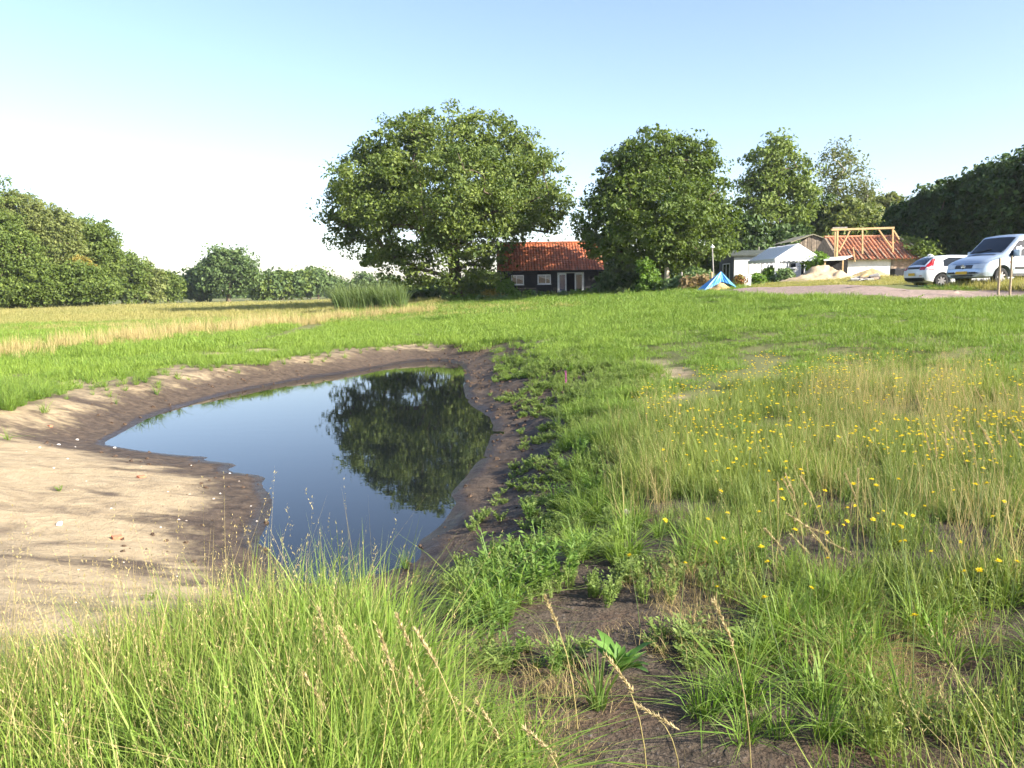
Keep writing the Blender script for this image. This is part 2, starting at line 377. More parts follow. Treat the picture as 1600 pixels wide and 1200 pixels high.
def tree(name, label, cat, base, D, lobes, ncl, nleaf, lsize, mat, trunk_r, seed, cl_r=None, group=None, bark=None, elong=1.7, nbr=110, hollow=.5, stems=1, top=None, droop=0.0, flatten=.62, fill=.38, outl=.07):
    """base: px of the stem; lobes: (px, py, rx_px, rz_px, depth_m)"""
    g = np.random.default_rng(seed)
    bx, by = at(base, 460, D)[:2]; bz = gz(bx, by); O = np.array([bx, by, bz])
    k = D/F; LC = []; LR = []
    for px, py, rx, rz, dy in lobes:
        p = at(px, py, D+dy); LC.append(p); LR.append((rx*k, max(rx*k*.85, .2), rz*k))
    LC = np.array(LC); LR = np.array(LR); w = LR[:,0]*LR[:,2]; w = w/w.sum()
    C = []; OUT = []
    while len(C) < ncl:
        i = g.choice(len(LC), p=w); d = g.normal(0, 1, 3); d /= np.linalg.norm(d)
        p = LC[i] + d*LR[i]*g.random()**fill*g.uniform(.9, 1.08)*(1+outl*abs(g.normal()))
        p[2] = max(p[2], bz+.12+.3*g.random()*LR[i][2])
        q = (np.linalg.norm((p-LC)/LR, axis=1)).min()
        if q < hollow and g.random() < .75: continue
        C.append(p); OUT.append(d)
    C = np.array(C); OUT = np.array(OUT)
    if cl_r is None: cl_r = float(np.mean(LR[:,0]))*.17
    cr = cl_r*np.clip(g.lognormal(0, .38, len(C)), .4, 2.2); ct = g.normal(.5, .17, len(C))
    per = np.maximum(3, (nleaf*g.uniform(.5, 1.4, len(C)))).astype(int); idx = np.repeat(np.arange(len(C)), per)
    off = g.normal(0, 1, (len(idx), 3)); off /= np.maximum(1, np.linalg.norm(off, axis=1, keepdims=True)/1.7)
    off *= cr[idx][:,None]*np.array([1, 1, flatten])
    if droop: off[:,2] -= np.abs(off[:,0])*droop
    P = C[idx]+off; ok = P[:,2] > bz+.05
    root = empty(name, O); tag(root, label, cat, group)
    oo = OUT[idx]*.6+off/np.maximum(np.linalg.norm(off, axis=1, keepdims=True), 1e-6)*.6
    me = leaf_mesh('crown', (P-O)[ok], oo[ok], lsize, (ct[idx]+g.normal(0, .18, len(idx)))[ok], elong, seed=seed)
    link('crown', me, mat, root)
    # stem and limbs: grow towards the leaf clusters
    if trunk_r > 0:
        ctr = LC.mean(0); tz = top if top is not None else (C[:,2].max()-bz)*.62
        mb = MB()
        for s in range(stems):
            sel = np.arange(len(C)) if stems == 1 else np.where(g.integers(0, stems, len(C)) == s)[0]
            lean = (ctr[:2]-O[:2])*.8 + (g.normal(0, .9, 2) if stems > 1 else 0)
            nodes = []; par = []
            for j in range(9):
                f = j/8; nodes.append(np.array([lean[0]*f**1.6+g.normal(0, .012*tz)*(j > 0), lean[1]*f**1.6+g.normal(0, .012*tz)*(j > 0), tz*f-.15])); par.append(j-1)
            pick = g.permutation(sel)[:nbr//stems]; T = C[pick]-O
            T = T[np.argsort(np.linalg.norm(T-np.array([lean[0], lean[1], tz*.45]), axis=1))]
            for t in T:
                NN = np.array(nodes[1:]); d = np.linalg.norm(NN-t, axis=1) + np.maximum(0, NN[:,2]-t[2]+.15*np.hypot(*(NN[:,:2]-t[:2]).T))*1.1
                j = int(np.argmin(d))+1; a = np.array(nodes[j]); L = np.linalg.norm(t-a)
                if L < .15: continue
                mid = a+(t-a)*.5+g.normal(0, .07*L, 3)+np.array([0,0,.05*L])
                nodes.append(mid); par.append(j); nodes.append(t); par.append(len(nodes)-2)
            cnt = np.ones(len(nodes))
            for j in range(len(nodes)-1, 0, -1): cnt[par[j]] += cnt[j]
            rad = trunk_r*np.sqrt(cnt/cnt[0])/math.sqrt(stems)
            for j in range(1, len(nodes)):
                a = nodes[par[j]]; b = nodes[j]; ra = rad[par[j]] if par[j] < 9 and j < 9 else min(rad[par[j]], rad[j]*1.35)
                if j == 1: ra *= 1.35
                mb.tube([a, b], [max(ra, .012), max(rad[j], .010)], 7 if j < 9 else 5, cap=False)
        mb.build('trunk', bark or BARK, root, smooth=True)
    return root
# the big oak
tree('oak_tree', 'huge spreading oak left of the black house, mirrored in the pond', 'tree', 712, 76,
  [(700,285,95,95,0),(622,270,62,62,0),(785,270,62,62,1),(690,222,70,48,0),(745,222,55,45,2),(645,235,52,42,-1),(590,255,45,40,1),(580,330,62,52,0),(545,340,34,34,1),(640,350,75,62,-4),
   (730,335,75,62,-5),(815,320,55,50,0),(848,318,38,34,1),(835,355,40,18,0),(575,385,48,30,0),(620,412,50,36,-2),(690,408,62,44,-3),(745,420,52,46,-1),(790,368,42,26,-3),(700,300,100,80,6),(620,300,70,60,5),(790,310,60,55,5),(715,300,80,75,-6),(535,365,22,18,0),(562,290,46,46,0),(538,325,36,34,0),(800,232,46,40,0),(838,278,42,40,0),(856,322,34,30,1),(600,215,38,28,0),(768,200,40,26,0),(655,200,40,24,0),(590,300,60,60,-4),(810,300,50,55,-4)],
  1250, 95, .165, LM['oak'], .62, 11, cl_r=.55, nbr=260, hollow=.6, outl=.03)
tree('lime_tree', 'dense round dark green tree right of the black house', 'tree', 1037, 67.2,
  [(1030,300,80,85,0),(975,300,50,60,0),(1085,295,52,60,0),(1030,245,60,42,0),(985,255,40,36,1),(1075,250,42,38,0),(950,345,48,46,0),(1110,340,40,44,0),(1010,375,70,36,-3),(1080,372,62,34,-2),(940,375,34,30,-1),(1030,320,85,80,4),(1125,375,26,28,1),(1030,330,75,60,-4),(1060,400,40,18,-2)],
  820, 100, .155, LM['lime'], .36, 12, cl_r=.46, nbr=170, hollow=.55, outl=.03)
tree('poplar_tree', 'tall upright light green tree behind the party tent', 'tree', 1212, 90,
  [(1215,235,24,30,0),(1195,270,34,38,0),(1235,265,32,34,0),(1185,310,34,40,0),(1235,310,42,38,0),(1260,305,20,26,0),(1205,350,52,38,0),(1180,375,38,36,0),(1255,345,30,30,1),(1212,215,10,14,0),(1215,300,45,60,3),(1225,385,45,30,0)],
  480, 60, .20, LM['poplar'], .3, 13, cl_r=.48, nbr=110)
tree('birch_tree', 'thin wispy birch standing behind the tiled barn', 'tree', 1318, 95,
  [(1297,255,24,28,0),(1320,250,20,22,1),(1335,280,26,26,0),(1305,285,22,26,0),(1345,305,20,26,0),(1320,315,30,26,0),(1310,235,18,12,0)],
  130, 30, .19, LM['birch'], .2, 14, cl_r=.75, nbr=110, bark=BARK_PALE, droop=.25, hollow=.2)
tree('ivy_tree', 'dark ivy clad trunk beside the wispy birch', 'tree', 1296, 92,
  [(1295,318,8,16,0),(1295,345,10,20,0),(1297,372,12,18,0)], 60, 60, .22, LM['dark'], .18, 15, cl_r=.35, nbr=20)
k = 16
for bp, D, lobes, mt, lab in [
  (1245, 94, [(1262,355,28,34,0),(1240,370,28,30,0),(1275,375,26,26,0)], 'lime', 'dark green bush tree between poplar and ivy trunk'),
  (1322, 90, [(1315,345,30,28,0),(1345,340,26,26,0),(1330,365,42,30,0),(1300,365,25,22,0)], 'willow', 'yellowish green tree right behind the barn frame'),
  (1362, 96, [(1355,330,22,24,0),(1375,345,24,26,0),(1385,325,14,18,0),(1370,370,34,26,0),(1395,315,10,14,0)], 'birch', 'small pale tree behind the barn hip'),
  (1165, 84, [(1160,370,32,36,0),(1145,395,30,26,0),(1180,395,30,24,0)], 'dark', 'dark shaded tree right behind the white chalet'),
  (960, 100, [(955,410,40,26,0),(930,425,30,20,0),(985,425,30,22,0),(960,440,40,14,0)], 'lime', 'dark green tree filling the gap behind the house corner'),
  (1020, 102, [(1020,420,38,24,0),(1000,438,30,16,0),(1045,436,34,18,0)], 'dark', 'dark thicket tree behind the trunk of the round tree'),
  (1090, 98, [(1085,410,36,26,0),(1115,420,30,24,0),(1080,436,36,16,0),(1120,440,30,12,0)], 'lime', 'green thicket tree between the round tree and the chalet'),
  (755, 100, [(748,440,24,14,0),(772,444,22,14,0),(725,452,22,10,0)], 'lime', 'low thicket tree in the gap between oak and house'),
  (665, 104, [(665,455,26,10,0),(690,450,22,12,0),(640,458,22,9,0)], 'wood', 'low thicket tree seen through left of the oak trunk'),
  (1215, 86, [(1205,395,40,26,0),(1250,400,40,26,0),(1230,375,34,22,0)], 'dark', 'dark low tree behind the party tent ridge')]:
    tree('background_tree', lab, 'tree', bp, D, lobes, 230, 42, .26, LM[mt], .16, k, cl_r=.45, nbr=40); k += 1
# the dark row on the right
for bp, D, lobes, lab in [
  (1420, 74, [(1425,345,34,28,0),(1405,370,30,28,0),(1440,380,40,36,0)], 'lowest dark tree at the left end of the right hand row'),
  (1462, 72, [(1462,322,34,30,0),(1450,350,38,36,0),(1480,355,40,40,0),(1462,395,46,36,0)], 'second dark tree of the row behind the parked cars'),
  (1510, 69, [(1512,308,40,34,0),(1495,345,42,40,0),(1530,345,40,42,0),(1510,390,52,40,0)], 'broad dark tree of the row right above the silver van'),
  (1560, 66, [(1560,290,42,40,0),(1545,335,42,44,0),(1580,340,44,46,0),(1560,395,56,46,0)], 'tall dark tree near the right edge behind the van'),
  (1615, 63, [(1605,275,46,42,0),(1590,320,46,50,0),(1640,320,52,56,0),(1612,390,62,56,0)], 'tallest dark tree at the right edge of the view'),
  (1690, 60, [(1690,265,60,52,0),(1680,330,66,60,0),(1690,400,76,60,0)], 'dark tree of the row just beyond the right edge')]:
    tree('dark_row_tree', lab, 'tree', bp, D, lobes, 480, 55, .19, LM['dark'], .22, k, cl_r=.40, group='dark trees in the right hand row', nbr=50, hollow=.5, outl=.12); k += 1
tree('young_tree', 'bright little leafy tree at the end of the barn', 'tree', 1440, 62, [(1442,388,9,8,0),(1447,397,9,7,0),(1432,392,9,6,0),(1420,381,14,6,2)], 60, 42, .15, LM['poplar'], .06, k, cl_r=.32, nbr=30); k += 1
# woodland on the left
for bp, D, lobes, mt, lab in [
  (-70, 112, [(-60,300,60,50,0),(-90,370,70,60,0),(-40,400,60,60,0),(-60,450,80,40,0)], 'wood', 'woodland tree just beyond the left edge'),
  (12, 122, [(5,330,34,30,0),(35,325,30,26,0),(15,365,42,40,0),(50,350,32,34,0),(0,380,30,40,0)], 'willow', 'tallest feathery tree at the left edge of the view'),
  (10, 114, [(0,375,36,36,0),(25,395,36,32,0),(-5,425,36,36,0),(35,440,34,30,0),(15,455,36,22,0)], 'wood', 'deep green leafy tree in front of the feathery one at the left edge'),
  (72, 122, [(70,345,28,24,0),(90,360,30,30,0),(60,375,34,34,0),(85,395,38,34,0),(60,415,34,30,0)], 'willow', 'olive green tree second from the left edge'),
  (135, 128, [(135,360,28,18,0),(150,380,30,26,0),(115,372,24,22,0),(140,405,38,32,0),(165,400,24,26,0)], 'wood', 'rounded green tree in the middle of the left wood'),
  (120, 118, [(125,440,36,26,0),(95,448,32,22,0),(150,452,30,20,0),(110,460,40,14,0)], 'wood', 'bushy green tree at the foot of the left wood'),
  (60, 116, [(55,440,28,26,0),(75,455,26,18,0),(40,462,26,14,0)], 'wood', 'low olive bush tree in front of the left wood'),
  (190, 150, [(190,410,24,18,0),(205,425,24,22,0),(180,435,26,24,0),(195,452,30,18,0)], 'wood', 'green tree where the left wood steps down'),
  (225, 160, [(222,425,20,14,0),(235,438,20,16,0),(215,445,22,18,0),(232,456,24,14,0)], 'willow', 'pale olive tree near the right end of the left wood'),
  (262, 175, [(255,436,18,12,0),(268,445,16,16,0),(250,452,20,14,0),(270,458,16,10,0)], 'wood', 'last small tree at the right end of the left wood'),
  (122, 121, [(120,415,14,10,0),(130,422,14,9,0),(138,430,10,8,0)], 'yellow', 'yellow leaved bush glowing within the left wood')]:
    big = D < 145 and mt != 'yellow'
    tree('woodland_tree', lab, 'tree', bp, D, lobes, 520 if big else 230, 60 if big else 44, .20 if D < 145 else .28, LM[mt], .2, k, cl_r=.55 if big else .5, group='trees of the left wood', nbr=50, droop=.5 if mt == 'willow' else 0, fill=.34, hollow=.6, outl=.16); k += 1
# far trees over the field
tree('far_oak', 'broad oak standing alone across the far field', 'tree', 357, 200, [(355,405,28,20,0),(335,420,24,20,0),(380,420,24,20,0),(355,430,36,22,0),(325,435,16,16,0),(392,435,14,12,0),(350,448,34,10,0)], 260, 60, .36, LM['far'], .5, 80, cl_r=1.0, nbr=60, hollow=.6)
tree('far_tree', 'lower round tree left of the lone far oak', 'tree', 308, 205, [(305,440,20,16,0),(295,450,14,12,0),(318,455,18,10,0)], 80, 70, .5, LM['far'], .35, 81, cl_r=1.1, nbr=30)
rowx = [(408,446,16,0),(425,440,17,1),(440,438,16,0),(456,437,17,1),(471,437,16,0),(486,436,18,1),(497,433,17,1)]
for j, (px, py, r, c) in enumerate(rowx):
    tree('far_row_tree', ['leftmost tree of the far tree row', 'second tree of the far tree row from the left', 'third tree of the far tree row from the left', 'middle tree of the far tree row', 'fifth tree of the far tree row from the left', 'sixth tree of the far tree row from the left', 'rightmost and tallest tree of the far tree row'][j],
      'tree', px, 228+2*j, [(px,py,r*.8,14,0),(px-4,py+12,r*.75,12,0),(px+5,py+10,r*.75,12,0)], 60, 60, .55, LM['far' if c else 'wood'], .3, 90+j, cl_r=1.0, group='trees of the far row', nbr=24)
for j, (px, py, r, D, lab) in enumerate([(527,446,13,262,'small far tree between the far row and the reeds'), (568,443,16,250,'hazy far tree rising above the reeds'), (607,448,18,240,'hazy far tree right of the reeds under the oak'), (590,455,14,255,'low far tree behind the reed bed'), (640,455,18,245,'low far tree seen under the oak crown')]):
    tree('distant_tree', lab, 'tree', px, D, [(px,py,r,r*.8,0),(px-5,py+9,r*.9,r*.6,0),(px+6,py+9,r*.9,r*.6,0)], 60, 60, .58, LM['far'], .3, 100+j, cl_r=1.2, nbr=24)
# hedge like far backdrop beneath the far trees
for j, (px, D, w_) in enumerate([(300,330,22),(345,340,24),(385,345,24),(430,350,24),(475,350,24),(520,350,24),(660,300,22),(700,290,20),(735,280,18)]):
    tree('far_bush', 'hazy bush on the horizon beneath the far trees', 'bush', px, D, [(px-8,461,w_*.6,8,0),(px+8,460,w_*.6,9,0)], 40, 40, .8, LM['far'], 0, 120+j, cl_r=1.4, group='bushes on the horizon')
# shrubs round the house and yard
for j, (px, D, lobes, mt, ls, nm, lab) in enumerate([
  (790, 73, [(792,452,10,9,0),(784,460,12,9,0),(800,462,12,8,0),(795,444,5,6,0)], 'bright', .14, 'garden_bush', 'bright leafy bush at the left corner of the black house'),
  (768, 72, [(766,463,9,8,0),(775,468,10,7,0)], 'yellow', .13, 'garden_bush', 'yellow flowering bush left of the black house'),
  (952, 72, [(948,440,12,12,0),(960,448,12,11,0),(950,455,14,10,0)], 'maize', .19, 'garden_bush', 'grey green tall bush at the right corner of the black house'),
  (1010, 62, [(1008,420,9,11,0),(1012,432,11,12,0),(1022,445,14,10,0),(1006,450,10,9,0),(1030,452,10,6,0)], 'bright', .15, 'climbing_plant', 'bright green climber on a post under the round tree'),
  (1050, 61, [(1050,446,14,9,0),(1062,442,9,8,0)], 'maize', .14, 'garden_bush', 'blue green bush beside the round tree trunk'),
  (1088, 60, [(1085,432,18,10,0),(1098,436,14,10,0)], 'maize', .15, 'garden_bush', 'olive bush behind the dry reddish brush'),
  (1085, 58, [(1085,445,18,9,0),(1100,442,14,9,0),(1072,448,10,6,0)], 'tan', .15, 'dry_bush', 'dry tan brush left of the blue tarp'),
  (985, 70, [(980,445,12,12,0),(992,436,9,12,0)], 'dark', .18, 'garden_bush', 'dark shaded bush left of the green climber'),
  (1187, 58, [(1184,438,4,3,0),(1180,440,3,3,0)], 'bright', .15, 'garden_bush', 'leafy green bush beside the white crate'),
  (1206, 61, [(1204,428,6,8,0),(1207,436,6,6,0)], 'bright', .13, 'garden_bush', 'yellow green plant behind the tent leg'),
  (1226, 60, [(1227,430,5,6,0),(1222,436,5,5,0)], 'maize', .13, 'garden_bush', 'grey green tomato plant under the party tent'),
  (1274, 60.5, [(1275,407,7,7,0),(1270,412,6,6,0),(1279,402,5,5,0)], 'bright', .14, 'climbing_plant', 'green climber at the right front corner of the tent'),
  (735, 82, [(728,456,14,8,0),(755,454,14,8,0)], 'maize', .2, 'garden_bush', 'shaded shrub behind the oak trunk'),
  (660, 85, [(655,462,24,8,0),(640,466,18,6,0),(680,460,18,9,0)], 'far', .22, 'garden_bush', 'pale shrub left of the oak trunk'),
  ]):
    r_ = tree(nm, lab, 'bush', px, D, lobes, 46, 55, ls, LM[mt], .035, 140+j, cl_r=.26, nbr=24)
lowg = [(700,468),(716,472),(735,470),(752,473),(768,474),(785,472),(803,468),(822,465),(842,466),(860,465),(880,463),(900,462),(920,463),(938,463),(975,460),(1000,461),(1025,460),(1045,460),(1068,459),(1090,460)]
for j, (px, py) in enumerate(lowg):
    D = 72.5-j*.25 if px < 950 else 63
    pos = ['under the oak', 'in front of the house', 'by the house door', 'under the round tree', 'beside the blue tarp']
    tree('garden_plant', 'low leafy plant in the house garden bed, %s of the row' % nth(j), 'plant', px, D, [(px,py-2,9,5,0),(px+7,py-1,8,3.5,0)], 20, 50, .13, LM[['maize','bright','bright','maize','willow'][j % 5]], 0, 170+j, cl_r=.2, group='low plants in the garden bed')
# ------------------------------------------------------------------ buildings
TILE_RED = simple('red_pantile', (.36,.105,.042), .6, var=.25, scale=3, tintvar=.4, spec=.4, dirt=(.20,.075,.04))
TILE_OR = simple('orange_pantile', (.42,.18,.095), .7, var=.25, scale=3, tintvar=.35, spec=.25, dirt=(.27,.12,.07))
BLACK_WOOD = simple('black_tarred_wood', (.016,.015,.016), .7, var=.4, scale=4, bmp=.3, tintvar=.3, spec=.3)
WHITE_PAINT = simple('white_paint', (.78,.77,.74), .5, var=.06, scale=5)
GREY_TRIM = simple('weathered_grey', (.26,.24,.21), .8, var=.3, scale=5)
PLASTER = simple('whitewash', (.80,.78,.73), .9, var=.08, scale=3, bmp=.3, dirt=(.62,.58,.50))
TIMBER = simple('fresh_timber', (.42,.28,.125), .6, var=.2, scale=4)
OLD_WOOD = simple('old_boards', (.20,.155,.11), .85, var=.4, scale=4, bmp=.4, tintvar=.35)
BRICKM = simple('old_brick', (.42,.29,.21), .9, var=.25, scale=7, tintvar=.3, bmp=.4)
MORTAR = simple('mortar', (.42,.37,.30), .95, var=.2, scale=8, bmp=.4)
FELT = simple('green_felt', (.050,.058,.045), .8, var=.25, scale=4)
DARK = simple('dark_interior', (.010,.009,.009), .9, var=.2)  # near black, stands for the shade inside the doorway and lean-to
CHALET = simple('cream_boarding', (.72,.71,.67), .6, var=.06, scale=3)
def clear_glass(name, tint):
    m, n, b, o = new_mat(name); n.nodes.remove(b); tr = nd(n, 'ShaderNodeBsdfTransparent'); tr.inputs[0].default_value = (*tint, 1); gl_ = nd(n, 'ShaderNodeBsdfGlossy'); gl_.inputs['Roughness'].default_value = .03
    lw = nd(n, 'ShaderNodeFresnel'); lw.inputs[0].default_value = 1.5; mx = nd(n, 'ShaderNodeMixShader'); n.links.new(lw.outputs[0], mx.inputs[0]); n.links.new(tr.outputs[0], mx.inputs[1]); n.links.new(gl_.outputs[0], mx.inputs[2]); n.links.new(mx.outputs[0], o.inputs[0]); return m
def glass_mat(name, col=(.02,.025,.03), rough=.04):
    m, n, b, o = new_mat(name); b.inputs['Base Color'].default_value = (*col, 1); b.inputs['Roughness'].default_value = rough
    b.inputs['Specular IOR Level'].default_value = .5; b.inputs['IOR'].default_value = 1.5
    return m
GLASS = glass_mat('window_glass')
def tiles(origin, ux, uy, nx, ny, tw, tl, amp, keep=None, seed=0, lift=.03):
    """pantiles: origin at the eave's left end, ux along the eave, uy up the slope (unit vectors)"""
    g = np.random.default_rng(seed); ux = np.array(ux, float); uy = np.array(uy, float); un = np.cross(ux, uy); un /= np.linalg.norm(un); origin = np.array(origin, float)
    s = np.linspace(0, 1, 7); prof = np.where(s < .66, np.sin(s/.66*math.pi), -.35*np.sin((s-.66)/.34*math.pi))*amp
    V = []; Q = []; T = []; c = 0
    for j in range(ny):
        for i in range(nx):
            if keep is not None and not keep((i+.5)*tw, (j+.5)*tl): continue
            jx, jn, tt = g.normal(0, .006), g.normal(0, .008), g.normal(.5, .22)
            a = [origin+ux*(i*tw+k*tw*1.02+jx)+uy*(j*tl)+un*(prof[q]+lift+jn) for q, k in enumerate(s)]
            b = [origin+ux*(i*tw+k*tw*1.02+jx)+uy*(j*tl+tl*1.12)+un*(prof[q]+.004+jn) for q, k in enumerate(s)]
            lo = [p-un*.028 for p in a]
            V += a+b+lo; T += [min(1, max(0, tt))]*21
            for q in range(6):
                Q.append((c+q, c+q+1, c+7+q+1, c+7+q)); Q.append((c+14+q, c+14+q+1, c+q+1, c+q))
            c += 21
    return mesh_np('roof_tiles', np.array(V), np.array(Q), dict(tint=np.array(T)), smooth=False)
def window(parent, x0, x1, z0, z1, y, mull=(), fw=.07, depth=.06, frame=None, glass=None):
    wn = MB()
    wn.box(x0, x0+fw, y-depth, y, z0, z1).box(x1-fw, x1, y-depth, y, z0, z1).box(x0+fw, x1-fw, y-depth, y, z0, z0+fw).box(x0+fw, x1-fw, y-depth, y, z1-fw, z1)
    for mx in mull: wn.box(mx-.03, mx+.03, y-depth+.004, y-.004, z0+fw, z1-fw)
    f = wn.build('window', frame or WHITE_PAINT, parent)
    MB().box(x0+fw, x1-fw, y-.05, y-.04, z0+fw, z1-fw).build('pane', glass or GLASS, f)
    MB().box(x0-.04, x1+.04, y-depth-.05, y+.0, z0-.05, z0-.002).build('sill', frame or WHITE_PAINT, f)
    return f
# --- black wooden house
hx0 = at(784, 440, 77)[0]; hx1 = at(936, 440, 77)[0]; HL = hx1-hx0; hz = gz((hx0+hx1)/2, 77)-.02
house = empty('black_house', (hx0, 77, hz), R(.8)); tag(house, 'black timber house with red tiled roof and white windows under the trees', 'house')
EH, RH, DP = 2.62, 2.5, 3.1
wb = MB()
doorx = (at(872,440,77)[0]-hx0, at(911.5,440,77)[0]-hx0)
nb = 15; bh = EH/nb
for j in range(nb):
    t_ = random.Random(j).random()
    z0 = j*bh; z1 = z0+bh-.012
    segs = [(0, HL)] if z0 > 2.08 else [(0, doorx[0]-.0), (doorx[1], HL)]
    for a, b in segs: wb.box(a, b, -.02-.012*(j % 2), .1, z0, z1, t_)
    wb.box(0, .1, .1, 2*DP, z0, z1, t_); wb.box(HL-.1, HL, .1, 2*DP, z0, z1, t_); wb.box(.1, HL-.1, 2*DP-.1, 2*DP, z0, z1, t_)
wb.build('wall', BLACK_WOOD, house)
for xg in (0.0, HL-.08):
    gb = MB(); gb.add([(xg,.0,EH),(xg,2*DP,EH),(xg,DP,EH+RH-.1),(xg+.08,.0,EH),(xg+.08,2*DP,EH),(xg+.08,DP,EH+RH-.1)], [(0,2,1),(3,4,5),(0,1,4,3),(1,2,5,4),(2,0,3,5)]); gb.build('gable', BLACK_WOOD, house)
ov = .45; sl = math.hypot(DP+.35, RH+.28); uy = np.array([0, DP+.35, RH+.28])/sl
rb = MB(); 
for sgn in (1, -1):
    y_e = -.35 if sgn > 0 else 2*DP+.35
    rb.add([(-ov,y_e,EH-.28),(HL+ov,y_e,EH-.28),(HL+ov,DP,EH+RH),(-ov,DP,EH+RH),(-ov,y_e,EH-.36),(HL+ov,y_e,EH-.36),(HL+ov,DP,EH+RH-.08),(-ov,DP,EH+RH-.08)],
      [(0,1,2,3),(7,6,5,4),(0,4,5,1),(0,3,7,4),(1,5,6,2)] if sgn > 0 else [(3,2,1,0),(4,5,6,7),(1,5,4,0),(4,7,3,0),(2,6,5,1)])
roof = rb.build('roof', OLD_WOOD, house)
nx = int((HL+2*ov)/.27)
tl = link('roof_tiles', tiles((-ov,-.35,EH-.28), (1,0,0), uy, nx, 13, (HL+2*ov)/nx, sl/13.2, .04, seed=1), TILE_RED, roof); tl['kind'] = 'stuff'
rc = MB()
for i in range(26):
    x0 = -ov+i*(HL+2*ov)/26; rc.tube([(x0,DP,EH+RH+.03),(x0+(HL+2*ov)/26*1.05,DP,EH+RH+.035)], [.13,.115], 7, tint=random.Random(i).random())
rc.build('ridge_tiles', TILE_RED, roof)['kind'] = 'stuff'
MB().box(-ov, HL+ov, -.40, -.36, EH-.42, EH-.27).build('fascia', BLACK_WOOD, house)
for (a, b, c_, d_, ml) in [(799,818.5,430,445,.42), (840,860.5,429,444,.62)]:
    x0 = at(a,440,77)[0]-hx0; x1 = at(b,440,77)[0]-hx0
    z0 = at((a+b)/2,d_,77)[2]-hz; z1 = at((a+b)/2,c_,77)[2]-hz
    wnd = window(house, x0, x1, z0, z1, -.035, mull=(x0+(x1-x0)*ml,), fw=.09, glass=clear_glass('clear_pane', (.75,.78,.8)), depth=.09)
    MB().add([(x0+.1,-.038,z1-.08),(x1-.1,-.038,z1-.08),(x1-.1,-.038,z1-.52),(x1-.35,-.038,z1-.42),(x0+.45,-.038,z1-.30),(x0+.1,-.038,z1-.16)], [(5,4,3,2,1,0)]).build('curtain', WHITE_PAINT, wnd)
dw = doorx[1]-doorx[0]
MB().box(doorx[0], doorx[1], .6, .65, 0, 2.1).box(doorx[0], doorx[1], .1, .6, -.05, .0).build('door_shade_backing', DARK, house)  # near-black backing and floor paint the unlit room between the door leaves
MB().box(doorx[0]-.06, doorx[0], -.06, .1, 0, 2.14).box(doorx[1], doorx[1]+.06, -.06, .1, 0, 2.14).box(doorx[0], doorx[1], -.06, .1, 2.08, 2.14).build('door_frame', WHITE_PAINT, house)
def door_leaf(x0, x1, yoff, gmat):
    d = MB(); f_ = .13
    d.box(x0, x0+f_, yoff-.05, yoff, .04, 2.07).box(x1-f_, x1, yoff-.05, yoff, .04, 2.07).box(x0+f_, x1-f_, yoff-.05, yoff, .04, .42).box(x0+f_, x1-f_, yoff-.05, yoff, 1.93, 2.07)
    d = d.build('door', WHITE_PAINT, house)
    MB().box(x0+f_, x1-f_, yoff-.03, yoff-.015, .42, 1.93).build('pane', gmat, d)
    MB().box(x1-.09, x1-.05, yoff-.11, yoff-.052, 1.0, 1.05).build('handle', GREY_TRIM, d)
door_leaf(doorx[0]+.01, doorx[0]+dw*.33, -.02, glass_mat('blue_glass', (.02,.035,.09)))
door_leaf(doorx[0]+dw*.66, doorx[1]-.01, -.02, GLASS)
MB().tube([(-.1,-.42,EH-.4),(-.1,-.1,EH-.6),(-.1,-.08,.1)], .05, 8).build('downpipe', GREY_TRIM, house)
bn = empty('garden_bench', at(851, 458, 75.6)); bn.location.z = gz(bn.location.x, bn.location.y); tag(bn, 'dark wooden bench under the right window of the black house', 'bench')
for j in range(3): MB().box(-.8, .8, -.22+j*.15, -.1+j*.15, .42, .45).build('seat_slat', BLACK_WOOD, bn)
for j in range(3): MB().box(-.8, .8, .24, .27, .55+j*.14, .66+j*.14).build('back_slat', BLACK_WOOD, bn)
for sx in (-.72, .66):
    MB().box(sx, sx+.06, -.2, -.14, 0, .42).build('leg', BLACK_WOOD, bn); MB().box(sx, sx+.06, .18, .24, 0, .96).build('leg', BLACK_WOOD, bn)
# --- tiled barn with hip
bx0 = at(1305, 420, 62)[0]; bx1 = at(1447, 420, 62)[0]; bz = gz((bx0+bx1)/2, 62)-.05; BL = bx1-bx0
barn = empty('tiled_barn', (bx0, 62, bz)); tag(barn, 'low old barn with orange tiled hipped roof and whitewashed wall', 'barn')
ez = at(1370, 403.5, 61.7)[2]-bz; rz = at(1350, 370, 64.3)[2]-bz
rx1 = at(1402, 369, 64.3)[0]-bx0; ydp = 2.6
wx0 = at(1324, 420, 62)[0]-bx0; wx1 = at(1392, 420, 62)[0]-bx0
MB().box(wx0, wx1-.02, 0, .22, -.2, ez+.02).build('white_wall', PLASTER, barn)
MB().box(wx1-.02, wx1+.14, -.04, .2, -.2, ez+.03).build('corner_post', OLD_WOOD, barn)
for w_ in [(wx1+.14, BL-.1, .05, .25), (BL-.3, BL-.1, .25, 5.0), (wx0, BL-.3, 4.9, 5.1), (.3, wx0, .8, 1.0)]: MB().box(*w_, -.2, ez-.02).build('inner_wall', MORTAR, barn)
gB = np.random.default_rng(5); bw_, bh_ = .21, .065
rows = int((ez+.1)/.075)
brick_me = {}
bkl = MB()
for r_ in range(rows):
    x = wx1+.15+(r_ % 2)*.11
    while x < BL-.35:
        if not (r_ > rows-4 and gB.random() < .3): bkl.box(x, x+bw_, .05-.018-gB.random()*.012, .06, -.1+r_*.075, -.1+r_*.075+bh_, gB.random())
        x += .225
bkl.build('brick_facing', BRICKM, barn)['kind'] = 'stuff'
